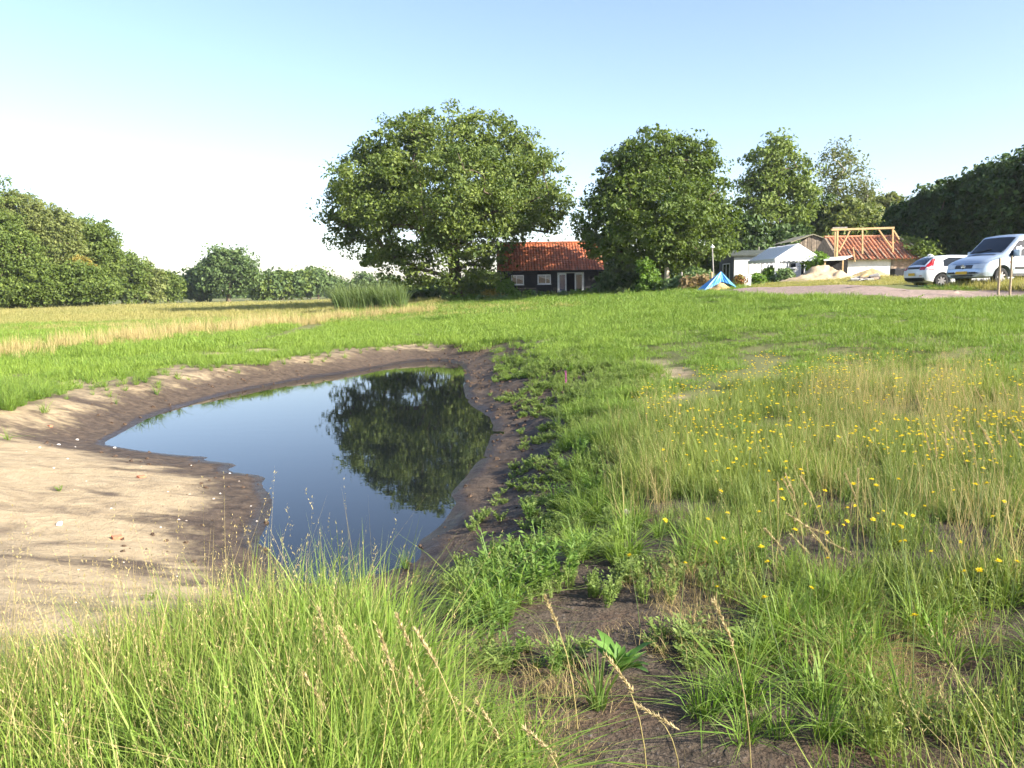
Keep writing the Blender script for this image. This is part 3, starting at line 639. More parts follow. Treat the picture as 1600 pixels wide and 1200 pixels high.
for j in range(9):
    xx = wx0+.25+j*(BL-wx0-.5)/9; MB().bar((xx,-.55,ez-.02), (xx,.8,ez+.75), .07, .1).build('rafter', OLD_WOOD, barn)
sl = math.hypot(ydp+.5, rz-ez+.1); uy = np.array([0, ydp+.5, rz-ez+.1])/sl
kw = .3; nxx = int((BL+.35)/kw); nyy = 11
hipk = lambda u, v: u < (BL+.3) - (BL+.3-rx1)*(v/sl) and u > .12+.1*v/sl
rs = MB()
rs.add([(0,-.5,ez-.1),(BL+.3,-.5,ez-.1),(rx1,ydp,rz),(.1,ydp,rz),(0,2*ydp+.5,ez-.1),(BL+.3,2*ydp+.5,ez-.1)], [(0,1,2,3),(3,2,5,4),(1,5,2),(0,3,4)])
rfo = rs.build('roof', OLD_WOOD, barn)
o_ = link('roof_tiles', tiles((0,-.5,ez-.1), (1,0,0), uy, nxx, nyy, kw, sl/nyy, .075, keep=hipk, seed=3, lift=.035), TILE_OR, rfo); o_['kind'] = 'stuff'
hl = MB(); a = np.array([BL+.3,-.5,ez-.02]); b = np.array([rx1,ydp,rz+.08])
for j in range(11):
    p = a+(b-a)*j/11; q = a+(b-a)*(j+1.1)/11; hl.tube([p, q], [.10,.085], 7, tint=random.Random(j+9).random())
hl.build('hip_tiles', simple('mortared_hip', (.62,.50,.38), .8, var=.3, scale=4), rfo)['kind'] = 'stuff'
hr = MB()
for j in range(14):
    x0 = .1+(rx1-.1)*j/14; hr.tube([(x0,ydp,rz+.04),(x0+(rx1-.1)/14*1.05,ydp,rz+.045)], [.11,.10], 7)
hr.build('ridge_tiles', TILE_OR, rfo)['kind'] = 'stuff'
MB().bar((BL-.5,-.62,ez-.06), (BL+.55,-.45,ez+.02), .12, .05).build('gutter_board', TIMBER, barn)
# timber frame standing over the barn roof
fr = empty('timber_frame', (at(1308,430,61.2)[0], 61.2, 0)); fr.location.z = gz(fr.location.x, 61.2); tag(fr, 'new pale timber frame rising over the tiled barn roof', 'frame')
fo = np.array(fr.location)
def fp(px, py): return at(px, py, 61.25)-fo
def fbar(n_, a, b, w_=.10): MB().bar(fp(*a), fp(*b), w_, w_, up=(0,1,0)).build(n_, TIMBER, fr)
fbar('top_beam', (1299,359), (1397,356), .15)
lp = fp(1308.5, 361); MB().bar((lp[0],0,-.3), lp, .14, .14, up=(0,1,0)).build('post', TIMBER, fr)
fbar('post', (1347.5,358), (1347.5,397)); fbar('post', (1395,357.5), (1395,394)); fbar('post', (1305,362), (1304.5,405))
fbar('brace', (1328,361), (1311,393), .09); fbar('brace', (1373,359), (1393,387), .09); fbar('brace', (1396.5,360), (1405,374), .09)
fbar('plank', (1333,386), (1336,409), .07)
MB().bar(fp(1303,355.8)+np.array([0,.25,0]), fp(1326,355)+np.array([0,.25,0]), .1, .06, up=(0,1,0)).build('loose_plank', GREY_TRIM, fr)
# lean-to at the barn's left end
lt = empty('lean_to', (at(1304,430,60)[0], 60, gz(at(1304,430,60)[0], 60))); tag(lt, 'dark open lean-to with grey sheet roof between tent and barn', 'shelter')
lo_ = np.array(lt.location)
def lq(px, py, y): return at(px, py, y)-lo_
MB().add([lq(1287,406,59.4),lq(1318,405,59.4),lq(1332,399,61.5),lq(1290,402,61.5)]+[lq(1287,407.5,59.4),lq(1318,406.5,59.4),lq(1332,400.5,61.5),lq(1290,403.5,61.5)],
   [(0,1,2,3),(7,6,5,4),(0,4,5,1),(1,5,6,2),(2,6,7,3),(3,7,4,0)]).build('sheet_roof', simple('grey_sheet', (.48,.50,.46), .6, var=.25, scale=4), lt)
for px in (1289, 1317): a_ = lq(px, 407, 59.6); MB().box(a_[0]-.05, a_[0]+.05, a_[1]-.05, a_[1]+.05, -.2, a_[2]).build('post', TIMBER, lt)
a_ = lq(1288, 407, 61); b_ = lq(1324, 407, 61); MB().box(a_[0], b_[0], .9, 1.0, -.2, a_[2]).build('back_wall', DARK, lt)  # near-black panel put in for the shade beneath the sheet roof
# weathered board shed
shx = at(1268, 420, 71)[0]; sz = gz(shx, 71); shed = empty('board_shed', (shx, 71, sz)); tag(shed, 'weathered brown board shed peeking over the party tent', 'shed')
tz_ = at(1268,367,71)[2]-sz; el = at(1300,378,71)[2]-sz; wl = at(1250,400,71)[0]-shx; wr = at(1301,400,71)[0]-shx
nbd = 14
for j in range(nbd):
    x0 = wl+(wr-wl)*j/nbd; x1 = wl+(wr-wl)*(j+1)/nbd-.015
    zt = lambda x: tz_-(abs(x)/(wr if x > 0 else -wl))*(tz_-el)
    MB().add([(x0,-.02*(j%2),0),(x1,-.02*(j%2),0),(x1,-.02*(j%2),zt(x1)),(x0,-.02*(j%2),zt(x0)),(x0,.05,0),(x1,.05,0),(x1,.05,zt(x1)),(x0,.05,zt(x0))],
      [(0,1,2,3),(7,6,5,4),(0,3,7,4),(1,5,6,2),(3,2,6,7)], random.Random(j).random()).build('board', OLD_WOOD, shed)
MB().add([(0,-.2,tz_+.08),(wr+.3,-.2,el-.02),(wr+.3,5,el-.02),(0,5,tz_+.08),(wl-.9,-.2,el+.05),(wl-.9,5,el+.05),(0,-.2,tz_),(wr+.3,-.2,el-.1),(wl-.9,-.2,el-.03)],
   [(0,1,2,3),(4,0,3,5),(6,7,1,0),(8,6,0,4)]).build('roof', simple('mossy_sheet', (.22,.20,.13), .85, var=.3, scale=3), shed)
MB().box(wl, wl+.1, .05, 5, 0, el).box(wr-.1, wr, .05, 5, 0, el).box(wl+.1, wr-.1, 4.9, 5, 0, el).build('side_wall', OLD_WOOD, shed)
# cream chalet
cx0 = at(1147, 420, 70)[0]; cx1 = at(1262, 420, 70)[0]; cz = gz(cx0+2, 70)-.03; CL = cx1-cx0
ch = empty('chalet', (cx0, 70, cz)); tag(ch, 'cream walled garden chalet with dark felt roof behind the party tent', 'chalet')
ce = at(1148, 398, 70)[2]-cz; cr = ce+.42; cd = 5.0
wm_ = MB(); nbd = 15
for j in range(nbd):
    z0 = ce*j/nbd; wm_.box(0, CL, -.012*(j % 2), .08, z0, z0+ce/nbd-.008).box(CL-.08, CL, .08, cd, z0, z0+ce/nbd-.008)
wm_.box(.08, CL-.08, cd-.08, cd, 0, ce)
wm_.build('wall', CHALET, ch)
gl = MB().box(0, .08, .08, 1.3, 0, ce).box(0, .08, 3.6, cd, 0, ce).box(0, .08, 1.3, 3.6, 2.0, ce)
gl.add([(0,0,ce),(0,cd,ce),(0,cd/2,cr)], [(0,2,1)]).build('dark_gable', simple('brown_stain', (.045,.036,.028), .7), ch)
gd = MB().box(-.05,.02,1.3,1.4,0,2.0).box(-.05,.02,3.5,3.6,0,2.0).box(-.05,.02,2.42,2.5,0,2.0).box(-.05,.02,1.4,3.5,1.92,2.0).build('glass_door', WHITE_PAINT, ch)
MB().box(-.01,.01,1.4,2.42,.05,1.92).build('pane', GLASS, gd); MB().box(-.01,.01,2.5,3.5,.05,1.92).build('pane', GLASS, gd)
MB().add([(-.35,-.3,ce-.03),(CL+.3,-.3,ce-.03),(CL+.3,cd/2,cr+.06),(-.35,cd/2,cr+.06),(-.35,cd+.3,ce-.03),(CL+.3,cd+.3,ce-.03),(-.35,-.3,ce-.15),(CL+.3,-.3,ce-.15),(-.35,cd/2,cr-.06),(-.35,cd+.3,ce-.15)],
   [(0,1,2,3),(3,2,5,4),(6,7,1,0),(6,0,3,8),(8,3,4,9)]).build('roof', FELT, ch)
def cw(a, b, c_, d_, **k):
    x0 = at(a,420,70)[0]-cx0; x1 = at(b,420,70)[0]-cx0; z0 = at((a+b)/2,d_,70)[2]-cz; z1 = at((a+b)/2,c_,70)[2]-cz
    return window(ch, x0, x1, z0, z1, -.014, **k)
cw(1201, 1209, 413, 436); cw(1231, 1244, 408, 419); cw(1250, 1258, 409, 432)
MB().tube([(CL*.45,cd*.5,cr),(CL*.45,cd*.5,cr+.35)], .06, 8).build('flue', GREY_TRIM, ch)
# party tent
CANVAS = leaf_mat('tent_canvas', (.80,.80,.80), (.80,.80,.80), transl=.22, rough=.5, transc=(1,1,1))
PTD = 60.0; ptx = at(1246, 440, PTD)[0]; ptz = gz(ptx, PTD+2)
pt = empty('party_tent', (ptx, PTD, ptz), R(2)); tag(pt, 'white party tent with peaked canvas roof and scalloped edge', 'tent')
hw = (at(1284,420,PTD)[0]-at(1211,420,PTD)[0])/2; lg = at(1213,404,PTD)[2]-ptz; ap = at(1248,380,PTD)[2]-ptz; tlg = 6.0
lg = max(lg, 1.8)
def roofz(u): return lg+(ap-lg)*(1-abs(u))
ns = 12; nl = 16
V = []; 
for j in range(nl+1):
    for i in range(ns*2+1):
        u = i/ns-1; v = j/nl; sag = -.07*abs(math.sin(v*math.pi*3))*(1-abs(abs(u)*2-1))-.03*abs(math.sin(v*math.pi*3))
        V.append((u*hw, v*tlg, roofz(u)+sag))
qi = np.arange((nl+1)*(ns*2+1)).reshape(nl+1, ns*2+1)
link('canvas_roof', mesh_np('canvas_roof', V, np.stack([qi[:-1,:-1], qi[:-1,1:], qi[1:,1:], qi[1:,:-1]], -1).reshape(-1,4), dict(tint=np.full(len(V), .5)), smooth=True), CANVAS, pt)
for yy in (0.0, tlg):
    gbm = MB(); gbm.add([(-hw,yy-.01,lg),(hw,yy-.01,lg),(0,yy-.01,ap)], [(0,1,2)]); gbm.build('gable_cloth', CANVAS, pt)
def valance(a, b, n_):
    mv = MB(); a = np.array(a); b = np.array(b); pts = []; N_ = n_*6
    for i in range(N_+1):
        p = a+(b-a)*i/N_; ph = (i % 6)/6; drop = .16+.09*math.sin(ph*math.pi); pts += [p, p-np.array([0,0,drop])]
    mv.add(pts, [(2*i, 2*i+1, 2*i+3, 2*i+2) for i in range(N_)]); mv.build('valance', CANVAS, pt)
valance((-hw,-.03,lg), (hw,-.03,lg), 10); valance((-hw-.02,0,lg), (-hw-.02,tlg,lg), 16); valance((hw+.02,0,lg), (hw+.02,tlg,lg), 16); valance((-hw,tlg+.02,lg), (hw,tlg+.02,lg), 10)
for sx in (-1, 1):
    for yy in (0.06, tlg/2, tlg-.06):
        MB().tube([(sx*(hw-.04),yy,-.1),(sx*(hw-.04),yy,lg)], .03, 8).build('leg', WHITE_PAINT, pt)
        if yy < 1:
            mv = MB(); x0 = sx*(hw+.0); x1 = sx*(hw-.42)
            mv.add([(x0,yy-.08,-.05),(x0-sx*.22,yy-.10,-.05),(x0-sx*.20,yy-.10,lg*.6),(x1,yy-.08,lg-.1),(x0,yy-.08,lg-.1)], [(0,1,2,3,4)]); mv.build('tied_curtain', CANVAS, pt)
# blue tarp over straw
TARP = simple('blue_tarp', (.085,.30,.62), .38, var=.15, scale=5, spec=.5, bmp=.2)
STRAW = simple('straw', (.42,.29,.14), .95, var=.35, scale=12, bmp=.8, spec=.1)
tD = 49.0; to = at(1124, 458, tD); to[2] = gz(to[0], to[1]); tarp = empty('blue_tarp', to); tag(tarp, 'bright blue tarp pitched as a small peaked cover over straw', 'tarp')
apx = at(1126.5, 424, tD)-to; c1 = at(1096, 458.5, tD-.9)-to; c2 = at(1151, 449.5, tD-.3)-to; c3 = np.array([apx[0]+.5, 1.5, .05]); c4 = np.array([c1[0]+.1, 1.2, .05])
c1[2] = max(c1[2], -.05)
def sheet(A, B, C, n_=14, amp=.05, seed=0):
    V = []; idx = {}
    for i in range(n_+1):
        for j in range(n_+1-i):
            a, b = i/n_, j/n_; c = 1-a-b; p = A*a+B*b+C*c
            s_ = a*b*c*27; ang = (b-c)/max(b+c, 1e-3)
            fold = math.sin(ang*9+seed)*amp*(1-a)*(.35+s_) - .10*s_*(a)
            nrm = np.cross(B-A, C-A); nrm = nrm/np.linalg.norm(nrm)
            idx[i,j] = len(V); V.append(p+nrm*fold)
    Fq = []
    for i in range(n_):
        for j in range(n_-i):
            Fq.append((idx[i,j], idx[i+1,j], idx[i,j+1]))
            if j < n_-i-1: Fq.append((idx[i+1,j], idx[i+1,j+1], idx[i,j+1]))
    return V, Fq
fl = at(1113,449,tD-.75)-to; fr2 = at(1142,444,tD-.55)-to; mid = at(1127,440,tD-.35)-to
for q, (A, B, C) in enumerate([(apx,c1,fl),(apx,fl,mid),(apx,mid,fr2),(apx,fr2,c2),(apx,c2,c3),(apx,c3,c4),(apx,c4,c1)]):
    V, Fq = sheet(A, B, C, seed=q); link('tarp_panel', mesh_np('tarp_panel', V, np.array(Fq), smooth=True), TARP, tarp)
MB().tube([apx-np.array([0,-.02,.04]), (apx[0],.05,0)], .025, 6).build('pole', GREY_TRIM, tarp)
def heap(name, label, cat, px, py, D, hw_, hd_, h_, mat, seed, rough=.18, kind=None):
    o = at(px, py, D); o[2] = gz(o[0], o[1])-.08; n_ = 44; V = []
    for j in range(n_+1):
        for i in range(n_+1):
            u, v = i/n_*2-1, j/n_*2-1; r_ = math.hypot(u, v)
            z = h_*max(0, 1-r_**(1.05+.5*vn(u*2+seed*5, v*2, .6))*(.75+.5*vn(u*2+seed, v*2, .7)))*(1+rough*2*(fbm(u*hw_+seed*3, v*hd_, .8)-.5)) + .06*(fbm(u*hw_+seed, v*hd_, .3)-.5)
            V.append((u*hw_, v*hd_, float(z)+.02 if r_ < 1.02 else -.1))
    qi = np.arange((n_+1)**2).reshape(n_+1, n_+1)
    return tag(link(name, mesh_np(name, V, np.stack([qi[:-1,:-1], qi[:-1,1:], qi[1:,1:], qi[1:,:-1]], -1).reshape(-1,4), smooth=True), mat, None, o), label, cat)
SANDM = simple('yellow_sand', (.42,.32,.205), .95, var=.2, scale=5, bmp=.5, spec=.1)
heap('straw_heap', 'tan straw heap sheltered by the blue tarp', 'heap', 1125, 456, 48.2, .85, .7, .62, STRAW, 3)
heap('sand_heap', 'long pale sand heap in front of the tiled barn', 'heap', 1285, 440, 57.5, 3.2, 1.8, 1.0, SANDM, 1, rough=.7)
heap('earth_heap', 'low grassy earth heap right of the sand heap', 'heap', 1362, 430, 58.5, 1.9, 1.0, .75, simple('dry_earth', (.34,.26,.13), .95, var=.3, scale=6, bmp=.5), 2)
# lamp pole, posts, crate, debris
lpz = at(1116, 440, 52); lpz[2] = gz(lpz[0], 52); pole = empty('yard_lamp', lpz); tag(pole, 'thin pale yard lamp pole beside the blue tarp', 'lamp')
tp_ = at(1113, 388, 52)-lpz
MB().tube([(0,0,-.1), tp_], [.05,.04], 8).build('pole', GREY_TRIM, pole, smooth=True)
MB().tube([tp_, tp_+np.array([0,0,.05]), tp_+np.array([0,0,.16])], [.05,.13,.10], 10).build('lamp_head', WHITE_PAINT, pole)
MB().tube([tp_+np.array([0,0,.16]), tp_+np.array([0,0,.26])], [.03,.02], 8).build('finial', WHITE_PAINT, pole)
def post(px, pt_, pb, D, r_, label, mat=TIMBER, group=None):
    a = at(px, pt_, D); z = gz(a[0], D); h_ = a[2]-z
    o = MB().tube([(0,0,-.15),(0.01,0,h_*.5),(.0,0,h_-.04),(0,0,h_)], [r_,r_,r_*.95,r_*.7], 9).build('wooden_post', mat, None, smooth=True, angle=40, loc=(a[0], D, z)); tag(o, label, 'post', group); return o
POSTM = simple('round_post', (.30,.235,.15), .8, var=.3)
post(1112, 425, 440, 51, .07, 'short pale wooden post left of the blue tarp')
post(1562.5, 403, 437, 26.5, .038, 'left of two fence posts before the silver van', POSTM); post(1581, 400, 435, 26.5, .036, 'right of two fence posts before the silver van', POSTM)
post(1065, 425, 455, 62, .08, 'grey garden post under the round tree', GREY_TRIM); post(1042, 418, 448, 64.5, .2, 'pale sunlit stump post beside the round tree trunk', simple('pale_trunk', (.50,.42,.32), .9, bmp=.4))
crt = at(1160, 441, 56); crt[2] = gz(crt[0], 56); cr_ = empty('white_crate', crt, R(-8)); tag(cr_, 'white storage crate with lid beside the chalet', 'crate')
MB().box(-.52,.52,-.4,.4,0,.78).build('body', WHITE_PAINT, cr_, bevel=.02); MB().box(-.56,.56,-.44,.44,.79,.87).build('lid', WHITE_PAINT, cr_, bevel=.015)
for j in range(3): MB().box(-.54,.54,-.425,-.403,.12+j*.24,.17+j*.24).build('rib', WHITE_PAINT, cr_)
tree('flower_shrub', 'red leaved shrub in front of the white crate', 'bush', 1154, 55, [(1155,437,5,6,0),(1158,442,5,4,0)], 26, 50, .09, leaf_mat('red_leaf', (.25,.05,.02), (.20,.22,.05)), .02, 300, cl_r=.14, nbr=12)
WOODS = [OLD_WOOD, GREY_TRIM, TIMBER, simple('dark_log', (.07,.055,.045), .9, bmp=.5), simple('stone_grey', (.38,.36,.33), .9, bmp=.4)]
gD = np.random.default_rng(21)
for j in range(16):
    px = 1334+j*2.3+gD.normal(0, 2); a = at(px, 443, 44+gD.uniform(-.5, .5)); z = gz(a[0], a[1]); mt = WOODS[j % 5]; hgt = gD.uniform(.05, .30); ang = gD.uniform(-.6, .6); L = gD.uniform(.2, .48)
    if j % 3 < 2:
        o = MB().tube([(-L,0,0),(-L*.3,.02,.015),(L*.4,-.01,.03),(L,0,.0)], [.10,.11,.10,.085], 8).build('firewood_log', mt, None, smooth=True, angle=50)
        tag(o, 'short log lying in the firewood and rubble pile on the yard', 'log', 'logs and blocks of the yard pile')
    else:
        o = MB().box(-L*.6,L*.6,-.12,.12,-.1,.12).build('stone_block', mt, None, bevel=.02); tag(o, 'rough block lying in the firewood and rubble pile on the yard', 'block', 'logs and blocks of the yard pile')
    o.location = (a[0], a[1], z+hgt*(.5+.5*(j % 4)/3)+.03); o.rotation_euler = (gD.normal(0,.15), gD.normal(0,.25), ang)
a = at(1402, 432, 56); a[2] = gz(a[0], a[1]); o = MB().box(-.38,.38,-.35,.35,0,.62).build('dark_crate', BLACK_WOOD, None, bevel=.05, loc=a); tag(o, 'dark box standing before the old brick wall of the barn', 'crate')
a = at(737, 458, 84); a[2] = gz(a[0], 84)
wt = empty('white_table', a); tag(wt, 'white garden table in the shade behind the oak', 'table')
MB().box(-.7,.5,-.4,.4,.95,1.15).build('table_top', WHITE_PAINT, wt)
for sx in (-.6,.42): MB().box(sx,sx+.07,-.35,-.28,0,.95).build('leg', WHITE_PAINT, wt); MB().box(sx,sx+.07,.28,.35,0,.95).build('leg', WHITE_PAINT, wt)
# wires of the paddock fence by the oak
for j, px in enumerate((669, 686)):
    post(px, 460-(j*.5), 475, 88, .08, ['dark fence post left of the oak trunk', 'pale fence post nearer the oak trunk'][j], [BLACK_WOOD, GREY_TRIM][j])
# ------------------------------------------------------------------ vehicles
PAINT_W = None
def car_paint(name, col, metal, rough):
    m, n, b, o = new_mat(name); b.inputs['Base Color'].default_value = (*col, 1); b.inputs['Metallic'].default_value = metal; b.inputs['Roughness'].default_value = rough
    b.inputs['Coat Weight'].default_value = .6; b.inputs['Coat Roughness'].default_value = .06
    oc = nd(n, 'ShaderNodeTexCoord').outputs['Object']; nz = noise(n, 3, 5, .6, oc)
    n.links.new(mixc(n, remap(n, nz, .35, .7, 0, .25), col, [c*.6 for c in col]), b.inputs['Base Color'])
    return m
TYRE = simple('tyre_rubber', (.018,.018,.018), .85, var=.2); RIM = simple('alloy', (.30,.30,.31), .35, metal=.9, var=.1); PLASTIC = simple('black_plastic', (.02,.02,.021), .55, var=.2)
CARGLASS = glass_mat('car_glass', (.012,.016,.018), .03); RED = simple('red_lens', (.42,.012,.010), .2, var=.1, spec=.7); LENS = simple('clear_lens', (.62,.66,.68), .12, var=.15, spec=.8); PLATE = simple('plate_yellow', (.72,.42,.03), .5, var=.08)
CHROME = simple('chrome', (.75,.76,.78), .15, metal=1.0, var=.05); AMBER = simple('amber_lens', (.6,.2,.02), .25)
class Veh:
    def __init__(s, st): s.st = np.array(st, float)
    def par(s, x): return np.array([np.interp(x, s.st[:,0], s.st[:,k]) for k in range(s.st.shape[1])])
    def half(s, q):
        x, zb, zbelt, zwt, zr, wb, wbelt, wwt = q
        return [(0,zb),(wb*.82,zb),(wb*.97,zb+.06),(wb,zb+.16),((wb+wbelt)/2+.012,(zb+zbelt)/2),(wbelt,zbelt-.10),(wbelt-.012,zbelt-.02),(wbelt-.035,zbelt),
                ((wbelt+wwt)/2-.012,(zbelt+zwt)/2),(wwt,zwt),(wwt-.035,zwt+(zr-zwt)*.5),(wwt-.12,zr-.012),(wwt*.55,zr+.008),(0,zr+.018)]
    def body(s, name, mat, parent, arches, ar):
        xs = []
        for a, b in zip(s.st[:-1,0], s.st[1:,0]):
            n_ = max(1, int((b-a)/.16)); xs += list(np.linspace(a, b, n_, endpoint=False))
        xs.append(s.st[-1,0]); V = []; Fq = []
        for x in xs:
            h = s.half(s.par(x)); V += [(x, y, z) for y, z in h]+[(x, -y, z) for y, z in h[-2:0:-1]]
        nr = len(h)*2-2
        for i in range(len(xs)-1):
            for k in range(nr): Fq.append((i*nr+k, (i+1)*nr+k, (i+1)*nr+(k+1) % nr, i*nr+(k+1) % nr))
        Fq += [tuple(range(nr)), tuple((len(xs)-1)*nr+k for k in range(nr-1, -1, -1))]
        mb = MB(); mb.add(V, Fq); o = mb.build(name, mat, parent, smooth=True)
        bm = bmesh.new(); bm.from_mesh(o.data); bmesh.ops.recalc_face_normals(bm, faces=bm.faces); bm.to_mesh(o.data); bm.free()
        cm = MB()
        for ax, az in arches:
            for sy in (-1, 1): cm.tube([(ax, sy*.62, az), (ax, sy*1.3, az)], ar, 28)
        c = cm.build('arch_cutter', PLASTIC)
        bm = bmesh.new(); bm.from_mesh(c.data); bmesh.ops.recalc_face_normals(bm, faces=bm.faces); bm.to_mesh(c.data); bm.free()
        c.parent = None; par = o.parent; o.parent = None
        md = o.modifiers.new('cut', 'BOOLEAN'); md.operation = 'DIFFERENCE'; md.object = c; md.solver = 'EXACT'
        dg = bpy.context.evaluated_depsgraph_get(); me = bpy.data.meshes.new_from_object(o.evaluated_get(dg))
        o.modifiers.clear(); o.data = me; o.parent = par; bpy.data.objects.remove(c)
        me.materials.clear(); me.materials.append(mat); me.polygons.foreach_set('use_smooth', [True]*len(me.polygons)); me.set_sharp_from_angle(angle=R(38))
        return o
    def yat(s, x, z):
        h = s.half(s.par(x)); zz = [q[1] for q in h[3:11]]; yy = [q[0] for q in h[3:11]]; return float(np.interp(z, zz, yy))
    def zat(s, x, y):
        h = s.half(s.par(x))[9:]; yy = [q[0] for q in h][::-1]; zz = [q[1] for q in h][::-1]; return float(np.interp(abs(y), yy, zz))
    def side(s, name, poly, sy, mat, parent, off=.006):
        P = []
        n_ = len(poly)
        for i in range(n_):
            a = poly[i]; b = poly[(i+1) % n_]
            for t in (0, .34, .67): P.append((a[0]+(b[0]-a[0])*t, a[1]+(b[1]-a[1])*t))
        c = np.mean(P, 0); vs = [(x, sy*(s.yat(x, z)+off), z) for x, z in P]+[(c[0], sy*(s.yat(c[0], c[1])+off), c[1])]
        m_ = len(P); fs = [(i, (i+1) % m_, m_) if sy < 0 else ((i+1) % m_, i, m_) for i in range(m_)]
        vin = [(x, sy*(s.yat(x, z)-.02), z) for x, z in P]
        vs += vin; fs += [(i, m_+1+i, m_+1+(i+1) % m_, (i+1) % m_) for i in range(m_)]
        return MB().add(vs, fs).build(name, mat, parent, smooth=False)
    def top(s, name, x0, x1, w0, w1, mat, parent, off=.008, n_=8):
        V = []
        for i in range(n_+1):
            f = i/n_; x = x0+(x1-x0)*f; w_ = w0+(w1-w0)*f
            for j in range(n_+1):
                y = w_*(j/n_*2-1); V.append((x, y, s.zat(x, y)+off))
        q = np.arange((n_+1)**2).reshape(n_+1, n_+1)
        me = mesh_np(name, V, np.stack([q[:-1,:-1], q[1:,:-1], q[1:,1:], q[:-1,1:]], -1).reshape(-1,4), smooth=True)
        return link(name, me, mat, parent)
def wheel(parent, x, y, r_, w_, sy):
    prof = [(r_*.62,-w_/2),(r_*.9,-w_/2),(r_,-w_*.32),(r_,w_*.32),(r_*.9,w_/2),(r_*.62,w_/2),(r_*.60,0)]
    n_ = 28; V = []; Fq = []
    for i in range(n_):
        a = 2*math.pi*i/n_
        for rr, yy in prof: V.append((x+rr*math.cos(a), y+yy, r_+rr*math.sin(a)))
    k_ = len(prof)
    for i in range(n_):
        for j in range(k_): Fq.append((i*k_+j, ((i+1) % n_)*k_+j, ((i+1) % n_)*k_+(j+1) % k_, i*k_+(j+1) % k_))
    wl_ = MB().add(V, Fq).build('wheel', TYRE, parent, smooth=True, angle=40)
    rm = MB(); yo = y+sy*w_*.36
    for i in range(7):
        a = 2*math.pi*i/7; rm.bar((x, yo, r_), (x+r_*.6*math.cos(a), yo, r_+r_*.6*math.sin(a)), .07, .03, up=(0,1,0))
    rm.tube([(x, yo-.02, r_), (x, yo+.02, r_)], r_*.16, 12); rim = rm.build('rim', RIM, wl_)
    MB().tube([(x, yo-sy*.05-.01, r_), (x, yo-sy*.05+.01, r_)], r_*.59, 20).build('dark_wheel_disc', PLASTIC, wl_)  # black disc added to darken the wheel behind the spokes
# silver van
van_p = at(1541, 445, 29.6); vz = gz(van_p[0], van_p[1])
VA = math.pi+R(17)
van = empty('silver_van', (0,0,0), VA); tag(van, 'silver blue panel van facing left at the right edge of the view', 'van')
VS = Veh([(-2.40,.55,1.05,1.72,1.82,.82,.90,.78),(-2.30,.42,1.08,1.78,1.90,.90,.945,.82),(-.6,.34,1.08,1.80,1.94,.93,.955,.84),(.30,.34,1.08,1.79,1.93,.93,.955,.84),(.62,.34,1.08,1.77,1.88,.93,.955,.82),
  (1.42,.33,1.07,1.10,1.20,.93,.95,.83),(1.55,.33,1.04,1.07,1.155,.925,.945,.82),(2.02,.31,.93,.95,1.01,.91,.92,.78),(2.22,.30,.84,.86,.90,.88,.88,.72),(2.34,.32,.70,.72,.76,.82,.80,.66),(2.40,.36,.58,.60,.64,.74,.72,.6)])
SILV = car_paint('silver_blue_paint', (.44,.52,.60), .45, .28)
VS.body('body', SILV, van, [(1.52,.36),(-1.55,.36)], .42)
for sy in (-1, 1):
    VS.side('side_window', [(.52,1.10),(1.22,1.10),(1.12,1.24),(.72,1.66),(.52,1.71),(.0,1.73),(-.16,1.70),(-.16,1.12)], sy, CARGLASS, van)
    VS.side('side_window', [(-2.1,1.14),(-.36,1.12),(-.36,1.71),(-2.1,1.70)], sy, CARGLASS, van)
    VS.side('door_trim', [(-2.2,.62),(.95,.62),(.95,.70),(-2.2,.70)], sy, PLASTIC, van, .012)
    VS.side('door_handle', [(-.12,.98),(.10,.98),(.10,1.03),(-.12,1.03)], sy, PLASTIC, van, .03)
    mo = MB(); yb = VS.yat(.98, 1.16); mo.box(.92,1.02,yb-.02 if sy > 0 else -yb-.26,yb+.26 if sy > 0 else -yb+.02,1.08,1.34); mo.build('mirror', SILV, van, bevel=.04)
    for ax in (1.52, -1.55): wheel(van, ax, sy*.80, .335, .22, sy)
    hlp = MB(); hlp.add([(2.33,sy*.42,.66),(2.20,sy*.80,.68),(2.10,sy*.88,.78),(2.13,sy*.80,.86),(2.29,sy*.46,.80)], [(0,1,2,3,4) if sy > 0 else (4,3,2,1,0)])
    h_ = []
    for (ya, yb_, za, zb_) in [(.40,.84,.665,.845)]:
        V = []; 
        for i in range(7):
            for j in range(4):
                y = ya+(yb_-ya)*i/6; z = za+(zb_-za)*j/3-(.03*(1-i/6) if j == 3 else 0)
                xx = 2.46-.10*(z-.5)-.30*(y/.84)**4-.12*(z-.6); 
                lo_x, hi_x = 1.6, 2.42
                for _ in range(24):
                    mx_ = (lo_x+hi_x)/2; hh = VS.half(VS.par(mx_)); zz = [q[1] for q in hh[3:]]; yy = [q[0] for q in hh[3:]]
                    inside = z < hh[-1][1] and y < np.interp(z, zz, yy)
                    if inside: lo_x = mx_
                    else: hi_x = mx_
                V.append((lo_x+.012, sy*y, z))
        q = np.arange(28).reshape(7, 4); fc = np.stack([q[:-1,:-1], q[1:,:-1], q[1:,1:], q[:-1,1:]], -1).reshape(-1,4)
        link('headlight', mesh_np('headlight', V, fc, smooth=True), LENS, van)
